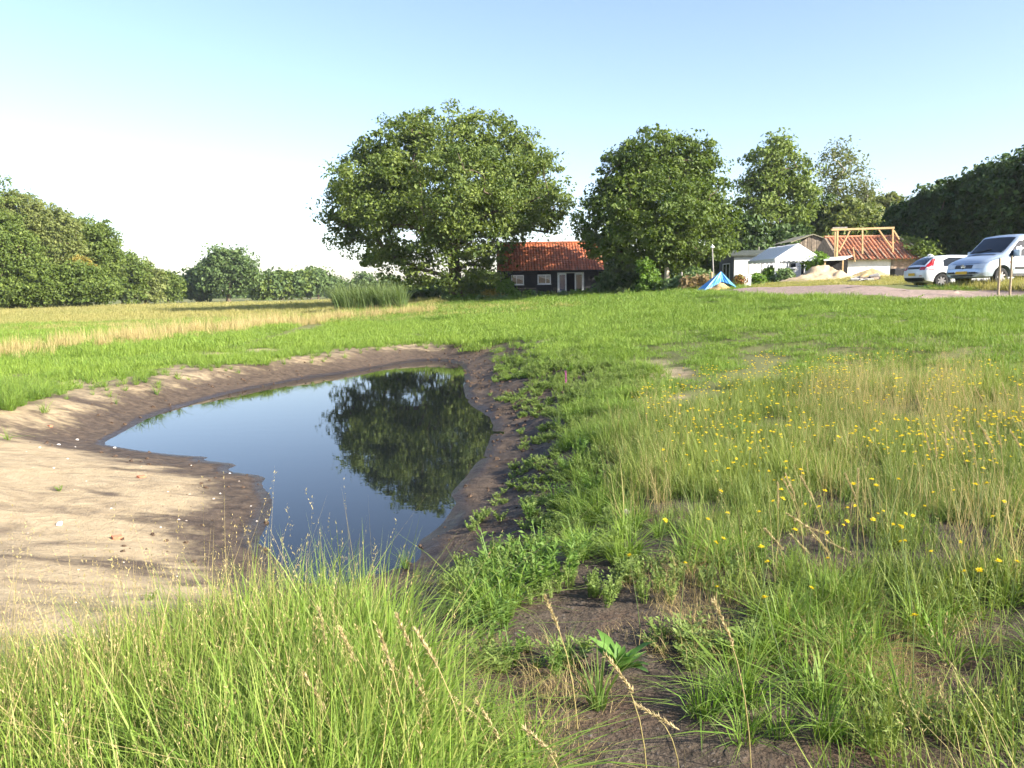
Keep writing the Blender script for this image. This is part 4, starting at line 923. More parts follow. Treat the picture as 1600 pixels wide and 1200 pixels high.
def nose(veh, name, ya, yb, za, zb, mat, parent, off=.012, nu=10, nv=4, xlo=1.6, xhi=2.45, sgn=1):
    V = []
    for i in range(nu+1):
        for j in range(nv+1):
            y = ya+(yb-ya)*i/nu; z = za+(zb-za)*j/nv; lo_x, hi_x = xlo, xhi
            for _ in range(24):
                mx_ = (lo_x+hi_x)/2; hh = veh.half(veh.par(mx_*sgn)); zz = [q[1] for q in hh[1:]]; yy = [q[0] for q in hh[1:]]
                if z < hh[-1][1] and z > hh[0][1] and abs(y) < np.interp(z, zz, yy): lo_x = mx_
                else: hi_x = mx_
            V.append((sgn*(lo_x+off), y, z))
    q = np.arange((nu+1)*(nv+1)).reshape(nu+1, nv+1); fc = np.stack([q[:-1,:-1], q[1:,:-1], q[1:,1:], q[:-1,1:]], -1).reshape(-1,4)
    return link(name, mesh_np(name, V, fc, smooth=True), mat, parent)
VS.top('windscreen', .70, 1.37, .70, .74, CARGLASS, van)
gr = nose(VS, 'grille', -.38, .38, .665, .80, PLASTIC, van)
for zz in (.70, .735, .77): nose(VS, 'grille_bar', -.36, .36, zz, zz+.010, simple('grey_bar', (.2,.2,.21), .4), gr, off=.02, nv=1)
em = MB(); ring = [(2.375+.02, .085*math.cos(a), .735+.085*math.sin(a)) for a in np.linspace(0, 2*math.pi, 25)]
em.tube(ring, .010, 6, cap=False)
for a in (90, 210, 330): em.bar((2.395,0,.735), (2.395,.083*math.cos(R(a)),.735+.083*math.sin(R(a))), .02, .014, up=(1,0,0))
em.build('emblem', CHROME, gr)
nose(VS, 'bumper_inlet', -.62, -.34, .47, .54, PLASTIC, van); nose(VS, 'bumper_inlet', .34, .62, .47, .54, PLASTIC, van); nose(VS, 'lower_inlet', -.5, .5, .37, .43, PLASTIC, van)
nose(VS, 'number_plate', -.26, .26, .455, .565, PLATE, van, off=.03)
VS.top('hood_vent', 1.50, 1.60, .62, .60, PLASTIC, van, n_=4)
MB().bar((1.42,-.55,VS.zat(1.40,.55)+.03), (1.25,.15,VS.zat(1.25,.15)+.03), .03, .02).build('wiper', PLASTIC, van)
ca, sa = math.cos(VA), math.sin(VA); lx, ly = 2.2, .88
van.location = (van_p[0]-(ca*lx-sa*ly), van_p[1]-(sa*lx+ca*ly), 0); van.location.z = gz(van.location.x, van.location.y)+.02
for sy in (-1, 1):
    for xg in (-.27, 1.02): VS.side('door_gap', [(xg,.42),(xg+.016,.42),(xg+.016,1.06),(xg,1.06)], sy, PLASTIC, van, .002)
    VS.side('side_repeater', [(1.12,.86),(1.22,.86),(1.22,.90),(1.12,.90)], sy, AMBER, van, .012)
    VS.side('sill_cover', [(-1.05,.36),(1.02,.36),(1.02,.46),(-1.05,.46)], sy, PLASTIC, van, .008)
nose(VS, 'hood_gap', -.70, .70, .842, .850, PLASTIC, van, off=.004, nv=1)
# white hatchback
CA = R(3)
car = empty('white_hatchback', (0,0,0), CA); tag(car, 'white hatchback seen from behind, half hidden by the silver van', 'car')
CS = Veh([(-2.17,.42,.70,.72,.78,.72,.74,.62),(-2.10,.34,.84,.86,.92,.80,.83,.68),(-2.00,.28,.92,.96,1.00,.86,.88,.70),(-1.72,.22,.94,1.16,1.25,.885,.895,.66),(-1.40,.20,.93,1.32,1.405,.89,.90,.62),(-.6,.19,.91,1.37,1.45,.89,.90,.62),(.15,.19,.89,1.35,1.43,.89,.90,.62),
  (.95,.19,.87,.92,.99,.89,.895,.72),(1.5,.20,.80,.84,.90,.87,.87,.70),(1.95,.22,.68,.72,.78,.82,.80,.64),(2.15,.28,.56,.58,.62,.66,.64,.5)])
WHITE = car_paint('white_car_paint', (.76,.77,.78), 0.0, .3)
CS.body('body', WHITE, car, [(1.32,.32),(-1.32,.32)], .385)
CS.top('rear_window', -1.98, -1.52, .60, .50, CARGLASS, car); CS.top('windscreen', .25, .85, .54, .64, CARGLASS, car)
for sy in (-1, 1):
    CS.side('side_window', [(-1.25,.95),(.62,.92),(.25,1.22),(-.1,1.33),(-.9,1.34),(-1.20,1.22)], sy, CARGLASS, car)
    tlm = CS.side('tail_light', [(-2.02,.82),(-1.72,.80),(-1.74,.93),(-1.62,1.12),(-1.50,1.30),(-1.62,1.30),(-1.80,1.12),(-1.98,.98)], sy, RED, car, .012)
    a_, b_ = (.52, .83) if sy > 0 else (-.83, -.52); nose(CS, 'tail_light', a_, b_, .80, .95, RED, car, xlo=1.3, xhi=2.18, sgn=-1, off=.015)
    mo = MB(); yb = CS.yat(.55, .98); mo.box(.5,.6,yb-.02 if sy > 0 else -yb-.2,yb+.2 if sy > 0 else -yb+.02,.93,1.07); mo.build('mirror', WHITE, car, bevel=.03)
    for xg in (-.55, .48): CS.side('door_gap', [(xg,.32),(xg+.012,.32),(xg+.012,.88),(xg,.88)], sy, PLASTIC, car, .002)
    CS.side('door_handle', [(-.7,.80),(-.5,.80),(-.5,.83),(-.7,.83)], sy, CHROME, car, .03)
    for ax in (1.32, -1.32): wheel(car, ax, sy*.775, .315, .21, sy)
nose(CS, 'lower_bumper', -.80, .80, .30, .47, PLASTIC, car, xlo=1.3, xhi=2.18, sgn=-1, off=.02); nose(CS, 'hatch_panel', -.50, .50, .85, .95, PLASTIC, car, xlo=1.3, xhi=2.18, sgn=-1, off=.014)
nose(CS, 'number_plate', -.26, .26, .56, .67, PLATE, car, xlo=1.3, xhi=2.2, sgn=-1, off=.025); nose(CS, 'reflector', -.74, -.58, .53, .56, RED, car, xlo=1.3, xhi=2.18, sgn=-1, off=.02)
MB().tube([(-1.28,0,1.42),(-1.40,0,1.50),(-1.52,0,1.46)], [.05,.035,.01], 8).build('roof_fin', WHITE, car)
cp = at(1437, 447, 35.5); car.location = (cp[0]+2.2*math.cos(CA)-.6*0, cp[1]+.85, 0); car.location.z = gz(car.location.x, car.location.y)+.02
# ------------------------------------------------------------------ grass and small plants
def blades(g, n, rad, h, hv, w, bend, nseg=3, dry=0.0, dryv=.15, tipdry=.25, lean=None, spread=.5):
    a = g.uniform(0, 2*math.pi, n); r = rad*np.sqrt(g.random(n)); bx, by = r*np.cos(a), r*np.sin(a)
    H = h*np.clip(g.normal(1, hv, n), .25, 1.9); da = a*spread+g.uniform(0, 2*math.pi, n)*(1-spread) if spread < 1 else a
    dx, dy = np.cos(da), np.sin(da); bd = np.abs(g.normal(bend, bend*.75, n)); W = w*np.clip(g.lognormal(-.1, .42, n), .4, 2.2)
    sa = da+math.pi/2+g.normal(0, .7, n); sx, sy = np.cos(sa), np.sin(sa)
    D0 = np.clip(g.normal(dry, dryv, n), 0, 1); V = []; T = []
    ts = np.linspace(0, 1, nseg+1)
    for t in ts:
        px = bx+dx*H*bd*t**1.8; py = by+dy*H*bd*t**1.8; pz = H*(t-.45*np.minimum(bd, 1.3)*t*t)
        if lean is not None: px = px+lean[0]*H*t**1.5; py = py+lean[1]*H*t**1.5
        ww = W*(1-t**1.6)*(.55+.9*min(t*3, .5))
        V.append(np.stack([px-sx*ww, py-sy*ww, pz], -1)); V.append(np.stack([px+sx*ww, py+sy*ww, pz], -1)); T += [np.clip(D0+tipdry*t**2, 0, 1)]*2
    V = np.stack(V, 1); T = np.stack(T, 1); k = V.shape[1]; b0 = np.arange(n)[:,None]*k
    Q = []
    for s in range(nseg): Q.append(np.concatenate([b0+2*s, b0+2*s+1, b0+2*s+3, b0+2*s+2], 1))
    return V.reshape(-1,3), np.concatenate(Q), T.ravel()
def leaflets(C, dirs, L, W, g, tint, cup=.1):
    n = len(C); d = dirs/np.linalg.norm(dirs, axis=1, keepdims=True); s = np.cross(d, np.array([0,0,1.0])+g.normal(0,.35,(n,3))); s /= np.linalg.norm(s, axis=1, keepdims=True); u = np.cross(s, d)
    L = (L*g.uniform(.6, 1.3, n))[:,None]; W = (W*g.uniform(.7, 1.2, n))[:,None]
    V = np.stack([C, C+d*L*.45+s*W*.5+u*W*cup, C+d*L, C+d*L*.45-s*W*.5+u*W*cup], 1).reshape(-1,3)
    return V, np.arange(n*4).reshape(n,4), np.repeat(np.clip(g.normal(tint,.15,n),0,1), 4)
def join(parts):
    V = []; Q = []; T = []; c = 0
    for v, q, t in parts: V.append(v); Q.append(q+c); T.append(t); c += len(v)
    return np.concatenate(V), np.concatenate(Q), np.concatenate(T)
def weed(g, nst, h, nl, L, W, spread=.35, tint=.4):
    parts = []; C = []; Dd = []
    for s in range(nst):
        a = g.uniform(0, 6.28); hh = h*g.uniform(.55, 1.15); tip = np.array([math.cos(a)*spread*hh, math.sin(a)*spread*hh, hh]); b = np.array([math.cos(a), math.sin(a), 0])*.03
        m = tip*.5+np.array([0,0,.06*hh]); wv = np.array([-math.sin(a), math.cos(a), 0])*.004
        parts.append((np.array([b-wv,b+wv,m+wv,m-wv,tip+wv*.4,tip-wv*.4]), np.array([[0,1,2,3],[3,2,4,5]]), np.full(6,.5)))
        for i in range(nl):
            t = .12+.88*(i+.5)/nl; p = b*(1-t)**2+2*m*t*(1-t)+tip*t*t; la = g.uniform(0, 6.28)
            C.append(p); Dd.append([math.cos(la), math.sin(la), g.uniform(.1, .8)])
    parts.append(leaflets(np.array(C), np.array(Dd), L, W, g, tint)); return join(parts)
def spike(g, p0, p1, n, L, W, tint=.9):
    t = g.random(n); C = p0+(p1-p0)*t[:,None]; ax = (p1-p0)/np.linalg.norm(p1-p0); d = ax*1.0+g.normal(0,.45,(n,3)); return leaflets(C, d, L, W, g, tint)
LAWN_M = leaf_mat('lawn_blade', (.115,.22,.026), (.34,.33,.10), (.20,.285,.042), transl=.3, hue=True)
LONG_M = leaf_mat('long_grass_blade', (.110,.230,.022), (.48,.40,.16), (.25,.32,.05), transl=.30, hue=True)
MEAD_M = leaf_mat('meadow_blade', (.10,.18,.032), (.42,.37,.13), (.225,.275,.052), transl=.28, hue=True)
DRY_M = leaf_mat('dry_stalk', (.36,.30,.12), (.52,.43,.20), (.44,.34,.15), transl=.35, hue=True, transc=(1.1,1.05,.8))
FIELD_M = leaf_mat('field_blade', (.22,.24,.065), (.46,.39,.17), (.38,.33,.12), transl=.4, hue=True)
WEED_M = leaf_mat('weed_leaf', (.115,.185,.034), (.24,.31,.075), (.21,.27,.075), transl=.3, hue=True)
REED_M = leaf_mat('reed_blade', (.085,.150,.045), (.32,.31,.12), (.13,.18,.060), transl=.4, hue=True)
PROTO = {}
def proto_set(name, mat, gens):
    c = bpy.data.collections.new('kit_'+name)
    for i, (v, q, t) in enumerate(gens):
        me = mesh_np(name, v, q, dict(tint=t)); me.materials.append(mat); o = bpy.data.objects.new('%s_%02d' % (name, i), me); c.objects.link(o)
    PROTO[name] = (c, len(gens)); return c
gg = lambda s: np.random.default_rng(s)
proto_set('lawn', LAWN_M, [blades(gg(i), 210, .40, .115, .35, .0055, .55, 2, .08, .12, spread=0) for i in range(6)])
proto_set('long', LONG_M, [blades(gg(10+i), 52, .13, .48, .28, .0042, .55, 4, .07, .16, .18, spread=.7) for i in range(6)])
proto_set('mead', MEAD_M, [join([blades(gg(20+i), 11, .13, .42, .28, .0025, .22, 3, .10, .22, .3, spread=.2, lean=(-.08,.03)), blades(gg(30+i), 30, .14, .19, .4, .0042, .7, 3, .05, .14, spread=.3), weed(gg(35+i), 4, .20, 8, .035, .012, .5, .2)]) for i in range(6)])
def dry_gen(s, n=14, h=.62, lean=(.0,.0)):
    g = gg(s); v, q, t = blades(g, n, .12, h, .2, .0016, .22, 3, .5, .2, .2, lean=lean); parts = [(v, q, t)]
    tips = v.reshape(n, 8, 3)[:,6]; pre = v.reshape(n, 8, 3)[:,4]
    for i in range(n):
        if g.random() < .55: parts.append(spike(g, pre[i]*.5+tips[i]*.5, tips[i]+(tips[i]-pre[i])*.15, 9, .012, .0034, .6))
    return join(parts)
proto_set('dry', DRY_M, [dry_gen(40+i) for i in range(5)])
proto_set('drytall', DRY_M, [join([blades(gg(60+i), 34, .30, .85, .2, .008, .2, 2, .45, .25, .2)]) for i in range(4)])
proto_set('field', FIELD_M, [blades(gg(70+i), 190, .95, .24, .35, .013, .55, 2, .22, .25, spread=0) for i in range(5)])
proto_set('verge', LAWN_M, [blades(gg(75+i), 190, .95, .24, .35, .012, .55, 2, .10, .16, spread=0) for i in range(4)])
proto_set('tuft', LAWN_M, [blades(gg(80+i), 46, .05, .20, .3, .0032, .85, 3, .06, .12, .25, spread=1) for i in range(4)])
proto_set('weed', WEED_M, [weed(gg(90+i), 9, .26, 13, .042, .016) for i in range(5)])
proto_set('ground_weed', WEED_M, [weed(gg(100+i), 12, .10, 8, .036, .018, .9, .3) for i in range(4)])
proto_set('reed', REED_M, [join([blades(gg(110+i), 26, .35, 2.25, .14, .022, .28, 5, .05, .10, .25, lean=(-.14,0)), blades(gg(120+i), 16, .4, .75, .3, .012, .3, 2, .95, .1)]) for i in range(4)])
proto_set('brush', DRY_M, [blades(gg(130+i), 60, .22, .16, .3, .0018, .7, 2, .2, .2) for i in range(3)])
def gn_tree(coll, realize=False):
    ng = bpy.data.node_groups.new('scatter_'+coll.name, 'GeometryNodeTree'); ng.interface.new_socket('Geometry', in_out='INPUT', socket_type='NodeSocketGeometry'); ng.interface.new_socket('Geometry', in_out='OUTPUT', socket_type='NodeSocketGeometry')
    N = ng.nodes; L = ng.links; gi_ = N.new('NodeGroupInput'); go_ = N.new('NodeGroupOutput'); ip = N.new('GeometryNodeInstanceOnPoints'); ci = N.new('GeometryNodeCollectionInfo')
    ci.inputs['Collection'].default_value = coll; ci.inputs['Separate Children'].default_value = True; ci.inputs['Reset Children'].default_value = True
    def na(nm, t):
        x = N.new('GeometryNodeInputNamedAttribute'); x.data_type = t; x.inputs['Name'].default_value = nm; return x.outputs['Attribute']
    e2r = N.new('FunctionNodeEulerToRotation'); L.new(na('rot', 'FLOAT_VECTOR'), e2r.inputs[0])
    L.new(gi_.outputs[0], ip.inputs['Points']); L.new(ci.outputs[0], ip.inputs['Instance']); ip.inputs['Pick Instance'].default_value = True
    f2i = N.new('FunctionNodeFloatToInt'); L.new(na('idx', 'FLOAT'), f2i.inputs[0]); L.new(f2i.outputs[0], ip.inputs['Instance Index'])
    L.new(e2r.outputs[0], ip.inputs['Rotation']); L.new(na('scl', 'FLOAT_VECTOR'), ip.inputs['Scale']); last = ip.outputs[0]
    if realize:
        rl = N.new('GeometryNodeRealizeInstances'); L.new(last, rl.inputs[0]); last = rl.outputs[0]
    L.new(last, go_.inputs[0])
    return ng
def scatter(name, kit, P, scl, hue, label, cat, seed, tilt=.12, hs=None):
    g = gg(seed); n = len(P); c, k = PROTO[kit]
    me = bpy.data.meshes.new(name); me.vertices.add(n); me.vertices.foreach_set('co', np.asarray(P, np.float32).ravel())
    s3 = np.stack([scl, scl, scl*(hs if hs is not None else 1)], -1)
    for nm, a in dict(rot=np.stack([g.normal(0, tilt, n), g.normal(0, tilt, n), g.uniform(0, 6.28, n) if kit != 'reed' else g.normal(0, .5, n)], -1), scl=s3).items():
        me.attributes.new(nm, 'FLOAT_VECTOR', 'POINT').data.foreach_set('vector', a.astype(np.float32).ravel())
    for nm, a in dict(idx=g.integers(0, k, n).astype(float), hue=np.clip(hue, 0, 1)).items():
        me.attributes.new(nm, 'FLOAT', 'POINT').data.foreach_set('value', np.asarray(a, np.float32))
    o = link(name, me); md = o.modifiers.new('scatter', 'NODES'); md.node_group = gn_tree(c, name in ('foreground_grass', 'foreground_dry_stalks'))
    return tag(o, label, cat, kind='stuff')
def cand(x0, x1, y0, y1, dens, seed, margin=130):
    g = gg(seed); n = int((x1-x0)*(y1-y0)*dens); x = g.uniform(x0, x1, n); y = g.uniform(y0, y1, n)
    k = np.abs(x) < y*.70+3.6; x, y = x[k], y[k]
    sd = np.full(len(x), 50.0); nr = (x > -22) & (x < 16) & (y < 45); sd[nr] = pond_sd(x[nr], y[nr])
    z = ground_h(x, y, sd); P = np.stack([x, y, z], -1); px, py, _ = proj(P); return P, px, py, sd, g
def soft(px, py, poly, wob, P, s=.9):
    """zone test with a wandering edge"""
    ox = (fbm(P[:,0]+5, P[:,1]+3, s)-.5)*wob; oy = (fbm(P[:,0]-8, P[:,1]+11, s)-.5)*wob*.6
    return inpoly(px+ox, py+oy, poly)
TRACK = np.array(tp)
DOCK = ghit(970, 1055)[:2]
def off_dock(P): return np.hypot(P[:,0]-DOCK[0], P[:,1]-DOCK[1]+.15) > .34
def off_track(P): 
    d = np.full(len(P), 9.0)
    for i in range(len(tp)-1):
        a = TRACK[i]; b = TRACK[i+1]; e = b-a; t = np.clip(((P[:,:2]-a)@e)/(e@e), 0, 1); d = np.minimum(d, np.linalg.norm(P[:,:2]-a-t[:,None]*e, axis=1))
    return d
LAWN_Z = [(540,487),(1180,452),(1240,462),(3400,440),(3400,640),(1420,612),(1280,592),(1160,578),(1080,600),(1000,640),(900,660),(850,640),(800,560),(690,540),(560,545),(430,560),(330,600),(300,560)]
MEAD_Z = [(1010,640),(1090,600),(1180,585),(1290,595),(3400,640),(3400,1000),(1420,960),(1300,900),(1180,850),(1000,830),(965,760),(930,700)]
STRIP_Z = [(800,560),(900,560),(1060,600),(1010,660),(960,700),(985,800),(1000,880),(940,900),(880,900),(890,800),(870,690),(840,620)]
FRONT_Z = [(-1500,1150),(60,1120),(200,1085),(300,1050),(400,1025),(520,1040),(600,1085),(650,1150),(685,1230),(700,1320),(700,1900),(-1500,1900)]
RIGHT_Z = [(1000,830),(1180,850),(1420,950),(3400,980),(3400,1900),(1300,1900),(1200,1000),(1060,900)]
BARE_Z = [(700,940),(900,880),(1060,900),(1200,1000),(1300,1900),(800,1900),(720,1100)]
# lawn ---------------------------------------------------------------------------------------
P, px, py, sd, g = cand(-10, 24, 9, 46, 11, 200)
k = soft(px, py, LAWN_Z, 60, P) & (sd > 1.5+.55*(P[:,0] > -1)+1.3*(fbm(P[:,0], P[:,1], 1.3)-.5)*2+.5*g.random(len(P))) & (off_track(P) > 2.2) & (P[:,1] < 45)
bare = fbm(P[:,0]+70, P[:,1]*1.4, 1.5); k &= ~((bare > .66) & (P[:,0] < 6) & (P[:,1] < 26)) & (spotf(P[:,0], P[:,1]) < .35)
k &= g.random(len(k)) < np.clip(24/P[:,1], .35, 1)
P_, y_ = P[k], P[k][:,1]; patch = fbm(P_[:,0], P_[:,1], 2.2); fine = fbm(P_[:,0]+30, P_[:,1], .8)
scatter('lawn_grass', 'lawn', P_, (.75+.4*patch+.2*fine)*np.clip(y_/22, .85, 1.4), .15+1.1*(patch-.4)+.25*g.normal(0,1,len(P_))+.5*np.clip((2.5-P_[:,0])/8, 0, .6), 'short bright green grass on the slope below the yard', 'grass', 201, hs=.35+1.0*patch)
# near field left and beyond the pond
P, px, py, sd, g = cand(-36, 0, 10, 60, 5.5, 210)
k = (sd > 2.2+1.6*(fbm(P[:,0], P[:,1], 1.4)-.4)*2) & ~inpoly(px, py, LAWN_Z) & (py < 680) & ~((px > -400) & (px < 420) & (py > 632))
k &= spotf(P[:,0], P[:,1]) < .35+.3*g.random(len(k)); k &= g.random(len(k)) < np.clip((sd-1.2)/2.0, .15, 1)*np.clip(30/P[:,1], .5, 1); P_ = P[k]; patch = fbm(P_[:,0], P_[:,1]*2, 4.0)
scatter('field_turf', 'lawn', P_, (.8+.4*patch)*np.clip(P_[:,1]/18, .8, 1.6), .1+1.5*(patch-.3)+.4*g.normal(0,1,len(P_)), 'rough green turf on the far bank of the pond', 'grass', 211, hs=.5+.8*patch)
P, px, py, sd, g = cand(-95, 6, 46, 135, .95, 220)
k = (py > 464) & ~inpoly(px, py, [(900,440),(1200,440),(1200,470),(760,478),(690,480),(690,440)]) & (P[:,0] < -2-.02*P[:,1]+8); k &= g.random(len(k)) < np.clip(75/P[:,1], .4, 1); P_ = P[k]; patch = fbm(P_[:,0], P_[:,1]*1.3, 9.0)
scatter('hay_field_grass', 'field', P_, (.8+.5*patch)*np.clip(P_[:,1]/70, .8, 1.6), 1.6*(patch-.25)+.3*g.normal(0,1,len(P_)), 'pale mown hay field stretching to the far trees', 'grass', 221)
# garden verge and yard grass
P, px, py, sd, g = cand(-14, 30, 40, 71, 2.2, 230)
k = (P[:,1] > 44) & (px > 540) & (px < 1165) & (P[:,0] > -14); P_ = P[k]; patch = fbm(P_[:,0], P_[:,1], 3.0)
scatter('verge_grass', 'verge', P_, .75+.9*patch, -.35+1.0*(patch-.3)+.25*g.normal(0,1,len(P_)), 'tall rough green verge before the house garden', 'grass', 231, hs=.3+.45*patch)
P, px, py, sd, g = cand(9, 42, 27, 60, 3.2, 240)
k = (off_track(P) > 2.1) & (P[:,1] > 29.5) & ((P[:,0] > 13.5) | (P[:,1] > 38)) & (fbm(P[:,0], P[:,1], 2.5) > .38) & (px > 1175); P_ = P[k]; patch = fbm(P_[:,0], P_[:,1], 2.5)
scatter('yard_grass', 'field', P_, .5+.4*patch, .35+1.1*(patch-.4)+.3*g.normal(0,1,len(P_)), 'dry straw coloured grass on the yard before the barn', 'grass', 241, hs=.5)
P, px, py, sd, g = cand(12, 24, 25, 31.5, 11, 245)
k = soft(px, py, [(1500,450),(1530,444),(1560,441),(1700,437),(1700,456),(1500,453)], 14, P); P_ = P[k]
scatter('van_verge_grass', 'field', P_, .45+.25*g.random(len(P_)), .5+.3*g.normal(0,1,len(P_)), 'tall dry grass fringe in front of the silver van', 'grass', 246, hs=1.9)
# tan band
band = np.array([ghit(a, b)[:2] for a, b in [(-120,568),(0,556),(120,545),(250,528),(350,518),(430,510),(520,502),(600,495),(680,490)]])
g = gg(250); Q = []
for i in range(len(band)-1):
    a, b = band[i], band[i+1]; L_ = np.linalg.norm(b-a); n_ = int(L_*26); t = g.random(n_); off = g.normal(0, .75+.09*L_*.3, n_); nn = np.array([-(b-a)[1], (b-a)[0]])/L_
    Q.append(a+(b-a)*t[:,None]+nn*off[:,None])
Q = np.concatenate(Q); keep = fbm(Q[:,0], Q[:,1], 1.6) > .37; Q = Q[keep]; z = ground_h(Q[:,0], Q[:,1])
scatter('dry_grass_band', 'drytall', np.c_[Q, z], g.uniform(.35, .95, len(Q))*np.clip(Q[:,1]/32, .55, 1.0), g.uniform(0, 1, len(Q)), 'band of tall tan dry grass behind the pond', 'grass', 251)
# reeds
g = gg(260); n_ = 125; rp = np.stack([at(p_, 470, 66+g.uniform(-1.6, 1.6))[:2] for p_ in g.uniform(528, 632, n_)]); 
scatter('reed_bed', 'reed', np.c_[rp, ground_h(rp[:,0], rp[:,1])], g.uniform(.8, 1.12, n_), g.random(n_), 'dense clump of tall green reeds left of the oak', 'reeds', 261, tilt=.05)
# meadow
P, px, py, sd, g = cand(.4, 12, 1, 20, 120, 270)
inm = soft(px, py, MEAD_Z, 150, P, 1.3); inr = soft(px, py, RIGHT_Z, 70, P)
gapn = fbm(P[:,0], P[:,1], .8); k = (inm & (gapn > .36+.22*(P[:,1] < 6.5)*g.random(len(gapn)))) | (inr & (gapn > .46) & (g.random(len(inr)) < .42)); k &= off_dock(P); k &= g.random(len(k)) < np.clip(7/P[:,1], .5, 1)*.92; P_ = P[k]; patch = fbm(P_[:,0], P_[:,1], 1.5)
scatter('meadow_grass', 'mead', P_, .38+.5*patch+.25*g.random(len(P_)), .0+1.5*(patch-.3)+.25*g.normal(0,1,len(P_)), 'tall stemmy meadow grass on the right of the pond', 'grass', 271)
k = (inm | inr) & (fbm(P[:,0]+40, P[:,1], 1.6) > .46) & (g.random(len(P)) < np.clip(.03+.045*(P[:,0]-2), .02, .28)); P_ = P[k]
scatter('meadow_dry_stalks', 'dry', P_, g.uniform(.7, 1.0, len(P_)), g.random(len(P_)), 'thin tan flowering grass stalks in the meadow', 'grass', 272)
# weedy strip and scattered weeds
P, px, py, sd, g = cand(-.5, 6, 3, 24, 75, 280)
n1 = fbm(P[:,0], P[:,1], .9); ins = soft(px, py, STRIP_Z, 70, P)
k = (ins & (n1 > .36) & (sd > 1.45)) | (soft(px, py, BARE_Z, 60, P) & (n1 > .55) & (g.random(len(n1)) < .8)) | (soft(px, py, RIGHT_Z, 60, P) & (n1 > .52) & (g.random(len(n1)) < .55)) | ((sd > 1.3) & (sd < 2.6) & (P[:,0] > -1.2) & (n1 > .56) & (P[:,1] > 4.5)); k &= off_dock(P)
P_ = P[k]; scatter('bank_weeds', 'weed', P_, .32+.55*fbm(P_[:,0], P_[:,1], .7), .4+.4*g.normal(0,1,len(P_)), 'leafy green weeds along the right bank', 'weeds', 281)
k = ((ins & (sd > .8)) | soft(px, py, BARE_Z, 60, P) | (sd < 1.6) & (sd > .5) & (P[:,0] > -.8)) & (fbm(P[:,0]+20, P[:,1], .6) > .46); P_ = P[k]
scatter('creeping_weeds', 'ground_weed', P_, .4+.6*g.random(len(P_)), .4+.4*g.normal(0,1,len(P_)), 'small creeping weeds on the bare soil', 'weeds', 282)
P, px, py, sd, g = cand(-1, 8, 1, 14, 60, 285)
k = ((soft(px, py, BARE_Z, 60, P) & (fbm(P[:,0]+3, P[:,1], .55) > .57)) | (soft(px, py, RIGHT_Z, 50, P) & (fbm(P[:,0]+3, P[:,1], .6) > .51)) | (ins[:0].size == 0) & soft(px, py, STRIP_Z, 60, P) & (fbm(P[:,0]+3, P[:,1], .7) > .48)) & (sd > 1.3) & off_dock(P); P_ = P[k]
scatter('bank_grass_tufts', 'tuft', P_, .55+.7*g.random(len(P_)), .2+.4*g.normal(0,1,len(P_)), 'small fine grass tufts on the bare right bank', 'grass', 286)
k = soft(px, py, BARE_Z, 40, P) | soft(px, py, RIGHT_Z, 40, P); k &= (fbm(P[:,0]-13, P[:,1], .5) > .55); P_ = P[k]
scatter('dead_moss', 'brush', P_, .4+.5*g.random(len(P_)), .8+.2*g.random(len(P_)), 'brownish dead plant litter on the bare soil', 'litter', 287)
# sand flat seedlings
P, px, py, sd, g = cand(-9, -1, 3.5, 14, 22, 290)
k = (sd > 1.6) & (fbm(P[:,0], P[:,1], .9) > .62) & (px < 300); P_ = P[k]
scatter('sand_seedlings', 'ground_weed', P_, .5+.6*g.random(len(P_)), .3+.4*g.normal(0,1,len(P_)), 'sparse green seedlings on the pale sand flat', 'weeds', 291)
P, px, py, sd, g = cand(-14, -6, 12, 18, 60, 292)
k = soft(px, py, [(-300,590),(60,598),(78,622),(20,640),(-300,655)], 24, P); P_ = P[k]
scatter('left_grass_patch', 'tuft', P_, 1.0+.6*g.random(len(P_)), .1+.2*g.normal(0,1,len(P_)), 'bright green grass patch at the left edge by the sand', 'grass', 293)
P, px, py, sd, g = cand(-16, 3, 9, 37, 26, 294)
k = (sd > .9) & (sd < 4.2) & (g.random(len(sd)) < np.clip((sd-.8)/3.0, .02, .8)) & (fbm(P[:,0]+60, P[:,1], 1.1) > .44) & ((P[:,1] > 15) | (P[:,0] < -7.5)); P_ = P[k]
scatter('bank_edge_tufts', 'tuft', P_, .6+.8*g.random(len(P_)), .3+.4*g.normal(0,1,len(P_)), 'ragged grass tufts along the far bank edge', 'grass', 295)
CLOD_M = simple('soil_clod', (.085,.058,.040), .95, var=.5, scale=14, spec=.1, bmp=.6)
def clod(g):
    bm = bmesh.new(); bmesh.ops.create_icosphere(bm, subdivisions=2, radius=.03)
    for v in bm.verts: v.co *= 1+g.normal(0,.2); v.co.z *= .65
    bm.verts.ensure_lookup_table(); V = np.array([v.co[:] for v in bm.verts]); Q = np.array([[v.index for v in f.verts] for f in bm.faces]); bm.free(); return V, Q, np.full(len(V), .5)
proto_set('clod', CLOD_M, [clod(gg(700+i)) for i in range(5)])
P, px, py, sd, g = cand(-9, 4, 3, 32, 60, 296)
k = (sd > .02) & (((P[:,0] > -2.2) & (sd < 2.2)) | (sd < 1.3)) & (g.random(len(sd)) < np.where(P[:,0] > -2.2, .55, .2)) & (fbm(P[:,0]+90, P[:,1], .8) > .42) & (py < 1250); P_ = P[k]
scatter('soil_clods', 'clod', P_, .2+.9*g.random(len(P_))**3*np.clip(P_[:,1]/9, .7, 1.6), g.random(len(P_)), 'crumbs of dark soil on the pond bank', 'soil', 297, tilt=.5)
